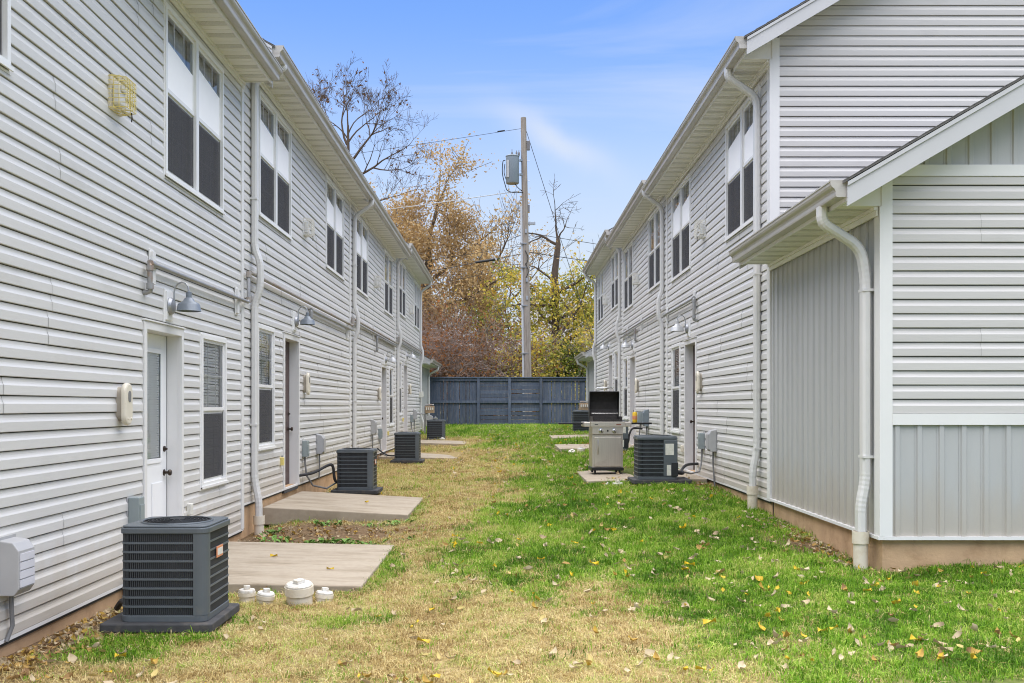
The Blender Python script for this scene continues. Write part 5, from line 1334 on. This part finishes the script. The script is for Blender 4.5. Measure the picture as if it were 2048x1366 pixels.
for k in range(46):
    z = 3.5 + 6 * rr.random(); a = rr.uniform(0, 6.283); L = (10.2 - z) * .42 * rr.uniform(.6, 1)
    e = Vector((math.cos(a) * L, math.sin(a) * L, z - .15 * L)); mb.tube([(0, 0, z), e], [.05, .015], 4)
    for u_ in (.4, .55, .7, .85, 1): pp.append(Vector((0, 0, z)).lerp(e, u_))
mb.build('trunk', 'bark_brown', pn); leaves(pp, 12, .2, .11, rr, lambda p: .5).build('crown', 'leaf_pine', pn, kind='stuff')

def house(label, x0, x1, y, z0, z1, zr, wallm, wins, depth=7, gable=False):
    t_ = thing('background_house', label, 'house', ((x0 + x1) / 2, y, -.8), 0, 'houses beyond the trees'); hw = (x1 - x0) / 2; zt = z1 + .8
    MB().box(-hw, hw, 0, depth, -.2, zt).build('wall', wallm, t_)
    if wallm == 'house_white':
        z = .4
        while z < zt - .1:
            MB().prism([(-.035, z), (-.002, z + .19), (-.002, z)], 'x', -hw - .005, hw + .005).build('siding_board', wallm, t_); z += .2
    rt = zr + .8
    rf = MB()
    if gable:
        MB().prism([(-hw, zt + .001), (hw, zt + .001), (0, rt - .1)], 'y', .02, depth).build('gable', wallm, t_)
        for s in (1, -1): rf.prism([(s * (hw + .35), zt - .15), (0, rt), (0, rt + .15), (s * (hw + .35), zt)], 'y', -.35, depth + .3)
    else:
        rf.prism([(-.4, zt - .05), (depth / 2, rt), (depth + .4, zt - .05), (depth + .4, zt + .1), (depth / 2, rt + .15), (-.4, zt + .1)], 'x', -hw - .3, hw + .3)
    rf.build('roof', 'house_roof', t_)
    for (wx, wz, ww, wh) in wins:
        f = MB()
        for a in ((-ww / 2 - .08, -ww / 2, 0, wh), (ww / 2, ww / 2 + .08, 0, wh), (-ww / 2 - .08, ww / 2 + .08, -.08, -.001), (-ww / 2 - .08, ww / 2 + .08, wh + .001, wh + .08)): f.box(a[0], a[1], -.06, 0, a[2], a[3])
        fo = f.build('window', 'trim', t_, (wx, -.005, wz)); MB().box(-ww / 2, ww / 2, -.02, -.001, 0, wh).build('pane', 'house_glass', fo)
    return t_
house('pale brick house with grey roof seen through the thicket left of the pole', -4.2, -.6, 62, 0, 2.2, 4.4, 'brick_tan', [(-.8, 1.0, .9, 1.1), (.9, 1.0, .9, 1.1)])
house('white sided house just left of the utility pole', -.55, 1.05, 60, 0, 3.0, 4.2, 'house_white', [])
house('house with broad grey roof behind the yellow leaves right of the pole', 1.2, 7.6, 64, 0, 4.0, 7.2, 'house_white', [(-1.6, 2.2, .9, 1.3), (1.2, 2.2, .9, 1.3)])
house('red brick house corner beyond the far right shed', 4.9, 8.5, 57, 0, 2.4, 4.2, 'brick_red', [(-.9, 1.2, 1.0, 1.2)])
# ------------------------------------------------------------------ grass, weeds and fallen leaves
def on_slab(x, y):
    for s, y0, y1, xo, *_ in PATIOS:
        if y0 - .015 < y < y1 + .015 and ((s < 0 and x < xo + .015) or (s > 0 and x > xo - .015)): return True
    for lb, ax, ay, az, *_ in acs:
        if abs(x - ax) < .38 and abs(y - ay) < .36: return True
    return False
def inside(x, y):
    if x < -3.05 and y < 38.6: return True
    if x > 2.98 and 7.85 < y < 36.3: return True
    return False
def tuft(seed, nb, rad, h0, h1, wd, lean):
    r = random.Random(seed); mb = MB(); mb.bl = []
    for _ in range(nb):
        a = r.uniform(0, 6.283); q = rad * math.sqrt(r.random()); bx, by = q * math.cos(a), q * math.sin(a)
        h = r.uniform(h0, h1); b = r.uniform(0, 6.283); l = h * r.uniform(.15, lean); w_ = wd * r.uniform(.7, 1.3)
        dx, dy = math.cos(b) * l, math.sin(b) * l; px_, py_ = -math.sin(b) * w_, math.cos(b) * w_
        i = len(mb.v); mb.bl.append(r.gauss(0, .17))
        mb.v += [(bx - px_, by - py_, -.01), (bx + px_, by + py_, -.01), (bx + dx * .4 + px_ * .8, by + dy * .4 + py_ * .8, h * .6), (bx + dx * .4 - px_ * .8, by + dy * .4 - py_ * .8, h * .6), (bx + dx, by + dy, h * (1 - .25 * (l / h)))]
        mb.f += [(i, i + 1, i + 2, i + 3), (i + 3, i + 2, i + 4)]; mb.m += [0, 0]
    return mb
def tuft_obj(mb, m_, loc):
    me = mb.mesh('grass_tuft', m_); at = me.attributes.new('blade', 'FLOAT', 'FACE'); at.data.foreach_set('value', [b for b in mb.bl for _ in (0, 1)])
    return obj('grass_tuft', me, None, loc, kind='stuff')
def scatter(name, pts, tmpl, label=None):
    """points with rotation, size and tone; a geometry-nodes group grows a tuft on each"""
    me = bpy.data.meshes.new(name); me.from_pydata([p[0] for p in pts], [], [])
    for nm, ty, k in (('rot', 'FLOAT_VECTOR', 1), ('size', 'FLOAT', 2), ('tone', 'FLOAT', 3)):
        at = me.attributes.new(nm, ty, 'POINT')
        if ty == 'FLOAT': at.data.foreach_set('value', [p[k] for p in pts])
        else: at.data.foreach_set('vector', [c for p in pts for c in p[k]])
    o = obj(name, me, kind='stuff')
    if label: o['label'] = label
    ng = bpy.data.node_groups.new(name, 'GeometryNodeTree')
    ng.interface.new_socket('Geometry', in_out='INPUT', socket_type='NodeSocketGeometry'); ng.interface.new_socket('Geometry', in_out='OUTPUT', socket_type='NodeSocketGeometry')
    gi = ng.nodes.new('NodeGroupInput'); go = ng.nodes.new('NodeGroupOutput')
    oi = ng.nodes.new('GeometryNodeObjectInfo'); oi.inputs['Object'].default_value = tmpl; oi.inputs['As Instance'].default_value = True
    ip = ng.nodes.new('GeometryNodeInstanceOnPoints')
    ar = ng.nodes.new('GeometryNodeInputNamedAttribute'); ar.data_type = 'FLOAT_VECTOR'; ar.inputs['Name'].default_value = 'rot'
    asz = ng.nodes.new('GeometryNodeInputNamedAttribute'); asz.data_type = 'FLOAT'; asz.inputs['Name'].default_value = 'size'
    ng.links.new(gi.outputs[0], ip.inputs['Points']); ng.links.new(oi.outputs['Geometry'], ip.inputs['Instance'])
    ng.links.new(ar.outputs['Attribute'], ip.inputs['Rotation']); ng.links.new(asz.outputs['Attribute'], ip.inputs['Scale'])
    ng.links.new(ip.outputs[0], go.inputs[0])
    md = o.modifiers.new('grow', 'NODES'); md.node_group = ng
    return o
gr = random.Random(77)
buckets = {}
def add(kind, x, y, s, tone):
    v = gr.randint(0, 2)
    buckets.setdefault((kind, v), []).append(((x, y, ground(x, y) - .004), (gr.uniform(-.25, .25), gr.uniform(-.25, .25), gr.uniform(0, 6.283)), s, max(0, min(1, tone))))
for (ya, yb, dens, sc) in ((4.6, 7.5, 620, .85), (7.5, 11, 430, 1.0), (11, 16, 240, 1.2), (16, 24, 130, 1.5), (24, 38.5, 70, 1.9)):
    xl, xr = -3.05, 3.0
    n = int((yb - ya) * ((xr if ya > 7.5 else 4.6) - xl) * dens)
    for _ in range(n):
        y = gr.uniform(ya, yb); x = gr.uniform(xl, xr if ya > 7.5 else 4.6)
        if abs(x) * 1950 / y > 1100 or inside(x, y) or on_slab(x, y): continue
        b = bareness(x, y)
        if gr.random() < b * 1.15: continue
        d = dryness(x, y); nn = noise.noise(Vector((x * 1.7, y * 1.7, 4.4)))
        d = max(d, .10 + .22 * max(0, noise.noise(Vector((x * 2.3, y * 1.6, 12.7))))) if d > .03 else .05
        if gr.random() < min(d, .90): add('dry', x, y, sc * gr.uniform(.5, 1.15), gr.random() ** .9 * .85 + nn * .35 + noise.noise(Vector((x * 5.1, y * 4.1, 3.8))) * .35 + (.15 if gr.random() < .12 else 0))
        else: add('green', x, y, sc * gr.uniform(.6, 1.25) * (1.15 if nn > .15 else 1) * (.8 if d > .6 else 1), .46 + nn * .5 + noise.noise(Vector((x * 5.1, y * 4.1, 8.8))) * .45 + gr.gauss(0, .2) + .3 * d)
# taller rims of grass along slabs, pads and foundations
for (x0, y0, x1, y1, n) in ((-1.14, 7.8, -1.14, 10.2, 130), (-3.0, 7.74, -1.15, 7.74, 60), (-1.2, 12.15, -1.2, 14.5, 60), (-2.62, 6.10, -1.85, 6.10, 90), (-1.85, 6.1, -1.85, 6.8, 40), (-2.6, 5.9, -1.9, 6.05, 60), (3.05, 7.72, 4.4, 7.74, 60),
                            (1.15, 14.45, 2.9, 14.45, 60), (1.16, 14.5, 1.16, 16.7, 50), (2.93, 11.1, 2.93, 13.6, 60), (-3.0, 12.15, -1.25, 12.12, 20), (-3.1, 38.4, 3.2, 38.45, 120), (1.1, 21.6, 2.2, 21.6, 40)):
    for _ in range(n):
        u_ = gr.random(); x = x0 + (x1 - x0) * u_ + gr.gauss(0, .03); y = y0 + (y1 - y0) * u_ + gr.gauss(0, .03)
        if on_slab(x, y) or inside(x, y): continue
        add('green' if gr.random() < .75 else 'dry', x, y, gr.uniform(.7, 1.2), gr.uniform(.2, .75))
for kind, m_, args in (('green', 'grass_green', (24, .08, .018, .058, .0024, 1.9)), ('dry', 'grass_dry', (26, .085, .012, .046, .0023, 2.8))):
    for v in range(3):
        tm = tuft_obj(tuft(100 + v + (50 if kind == 'dry' else 0), *args), m_, (.4 + .3 * v, 5.4 + (.3 if kind == 'dry' else 0), ground(.4 + .3 * v, 5.4)))
        scatter('grass_' + ('green' if kind == 'green' else 'dry'), buckets.get((kind, v), []), tm)
# weeds in the bare soil between the two near patios
wd_ = MB(); wr = random.Random(4)
for cx, cy, n, s in [(-2.5, 10.7, 14, .09), (-1.5, 10.35, 14, .08), (-1.95, 10.55, 16, .10), (-1.75, 10.45, 14, .09), (-2.15, 10.5, 10, .08), (-1.35, 11.9, 12, .09), (-2.2, 11.85, 14, .10), (-1.6, 11.8, 9, .07), (-2.7, 11.3, 12, .09), (-1.1, 10.6, 8, .07), (-2.6, 15.0, 14, .1), (-2.4, 14.75, 12, .1), (-2.75, 15.5, 10, .1)]:
    for _ in range(n * 2):
        a = wr.uniform(0, 6.283); l = s * wr.uniform(.45, 1.05); ox, oy = wr.gauss(0, .08), wr.gauss(0, .06); w_ = l * .28; z = ground(cx + ox, cy + oy)
        c, d = math.cos(a), math.sin(a); i = len(wd_.v); up_ = l * wr.uniform(.3, .9)
        wd_.v += [(cx + ox, cy + oy, z), (cx + ox + c * l * .6 - d * w_, cy + oy + d * l * .6 + c * w_, z + up_ * .8), (cx + ox + c * l, cy + oy + d * l, z + up_ * .75), (cx + ox + c * l * .6 + d * w_, cy + oy + d * l * .6 - c * w_, z + up_ * .8)]
        wd_.f.append((i, i + 1, i + 2, i + 3)); wd_.m.append(0)
wd_.build('weeds', 'weed', kind='stuff', label='leafy weeds in the bare soil')
def leaf_verts(r, s):
    """a curled fallen leaf: midrib with two wavy halves"""
    L, W_ = s, s * r.uniform(.45, .85); cu = r.uniform(.2, .8) * s; tw = r.uniform(-.5, .5) * s
    v = []
    for k, u_ in enumerate((0, .3, .65, 1)):
        wv = (0, .9, .75, 0)[k] * W_ / 2; zz_ = cu * (u_ - .5) ** 2 * 2
        v += [(L * (u_ - .5), -wv, zz_ + wv * .7 + tw * (u_ - .5)), (L * (u_ - .5), 0, zz_ + .004), (L * (u_ - .5), wv, zz_ + wv * .6 - tw * (u_ - .5))]
    f = []
    for k in range(3):
        for c in (0, 1): f.append((k * 3 + c, k * 3 + c + 1, k * 3 + c + 4, k * 3 + c + 3))
    return v, f
def lawn_leaf_spot(r):
    while True:
        y = 4.9 + (38.0 - 4.9) * r.random() ** 1.9; x = r.uniform(-2.9, 4.4)
        if abs(x) * 1950 / y > 1060 or inside(x, y): continue
        p = .25 + .75 * (1 - dryness(x, y))
        if x < -.8: p *= .5
        if r.random() < p: return x, y
lr = random.Random(99); shapes = []
for k in range(14):
    mb = MB(); mb.v, mb.f = leaf_verts(lr, 1.0); mb.m = [0] * len(mb.f); tn = [0.0, .12, .2, .3, .75, .5, .25, .95, .7, .08, .15, .22, .8, .9][k]; mb.t = [min(1, max(0, tn + lr.gauss(0, .03))) for _ in mb.f]
    shapes.append(mb.mesh('fallen_leaf', 'fallen', True))
spots = sorted([lawn_leaf_spot(lr) for _ in range(1150)], key=lambda s: s[1])
def leaf_z(x, y): return max(ground(x, y) + .022, -9)
for x, y in spots[:285]:
    s = lr.uniform(.035, .08)
    o = obj('fallen_leaf', lr.choice(shapes), lawn, (x, y, leaf_z(x, y)), (lr.gauss(0, .35), lr.gauss(0, .35), lr.uniform(0, 6.283))); o.scale = (s, s, s)
rest = MB(); rest.t = []
def litter(x, y, z, s, tone):
    v, f = leaf_verts(lr, s); mt = Matrix.Translation((x, y, z)) @ Matrix.Rotation(lr.uniform(0, 6.283), 4, 'Z') @ Matrix.Rotation(lr.gauss(0, .5), 4, 'X') @ Matrix.Rotation(lr.gauss(0, .4), 4, 'Y')
    i = len(rest.v); rest.v += [tuple(mt @ Vector(q)) for q in v]; rest.f += [tuple(i + k for k in q) for q in f]; rest.m += [0] * len(f); rest.t += [tone] * len(f)
for x, y in spots[285:]: litter(x, y, leaf_z(x, y) + .005, lr.uniform(.05, .09), lr.choice([0, .1, .2, .25, .3, .5, .75, .95]))
for _ in range(1150):                                   # drifts of dead leaves against the walls and in the bare soil
    k = lr.random()
    if k < .36: x, y = -3.06 + abs(lr.gauss(0, .28)), lr.uniform(4.6, 7.6)
    elif k < .62: x, y = lr.gauss(-2.2, .6), lr.gauss(11.15, .5)
    elif k < .78: x, y = 2.97 - abs(lr.gauss(0, .16)), lr.uniform(8.0, 10.6)
    elif k < .92: x, y = 2.97 - abs(lr.gauss(0, .18)), lr.uniform(12.4, 15)
    else: x, y = -3.06 + abs(lr.gauss(0, .2)), lr.uniform(14.7, 17)
    if inside(x, y) or on_slab(x, y): continue
    litter(x, y, ground(x, y) + .012, lr.uniform(.035, .075), lr.choice([.0, .1, 1, .98, .95, .9, .05]))
for _ in range(650):                                   # specks of pale leaves on the far green
    y = lr.uniform(17, 38); x = lr.uniform(-1.2, 2.9)
    if inside(x, y) or on_slab(x, y) or lr.random() < dryness(x, y) * .8: continue
    litter(x, y, leaf_z(x, y) + .015, lr.uniform(.06, .11), lr.choice([.2, .25, .28, .3, .22, .72]))
rest.build('fallen_leaves', 'fallen', kind='stuff', label='dead leaves strewn over the lawn')
for x, y, zz_ in ((-2.2, 9.2, -1.42), (-1.55, 8.55, -1.43), (-2.6, 8.2, -1.41), (-1.9, 13.2, -1.31), (1.9, 15.2, -1.10), (1.55, 14.9, -1.11)):
    o = obj('fallen_leaf', lr.choice(shapes), lawn, (x, y, zz_), (0, 0, lr.uniform(0, 6.28))); o.scale = (.07, .07, .07)
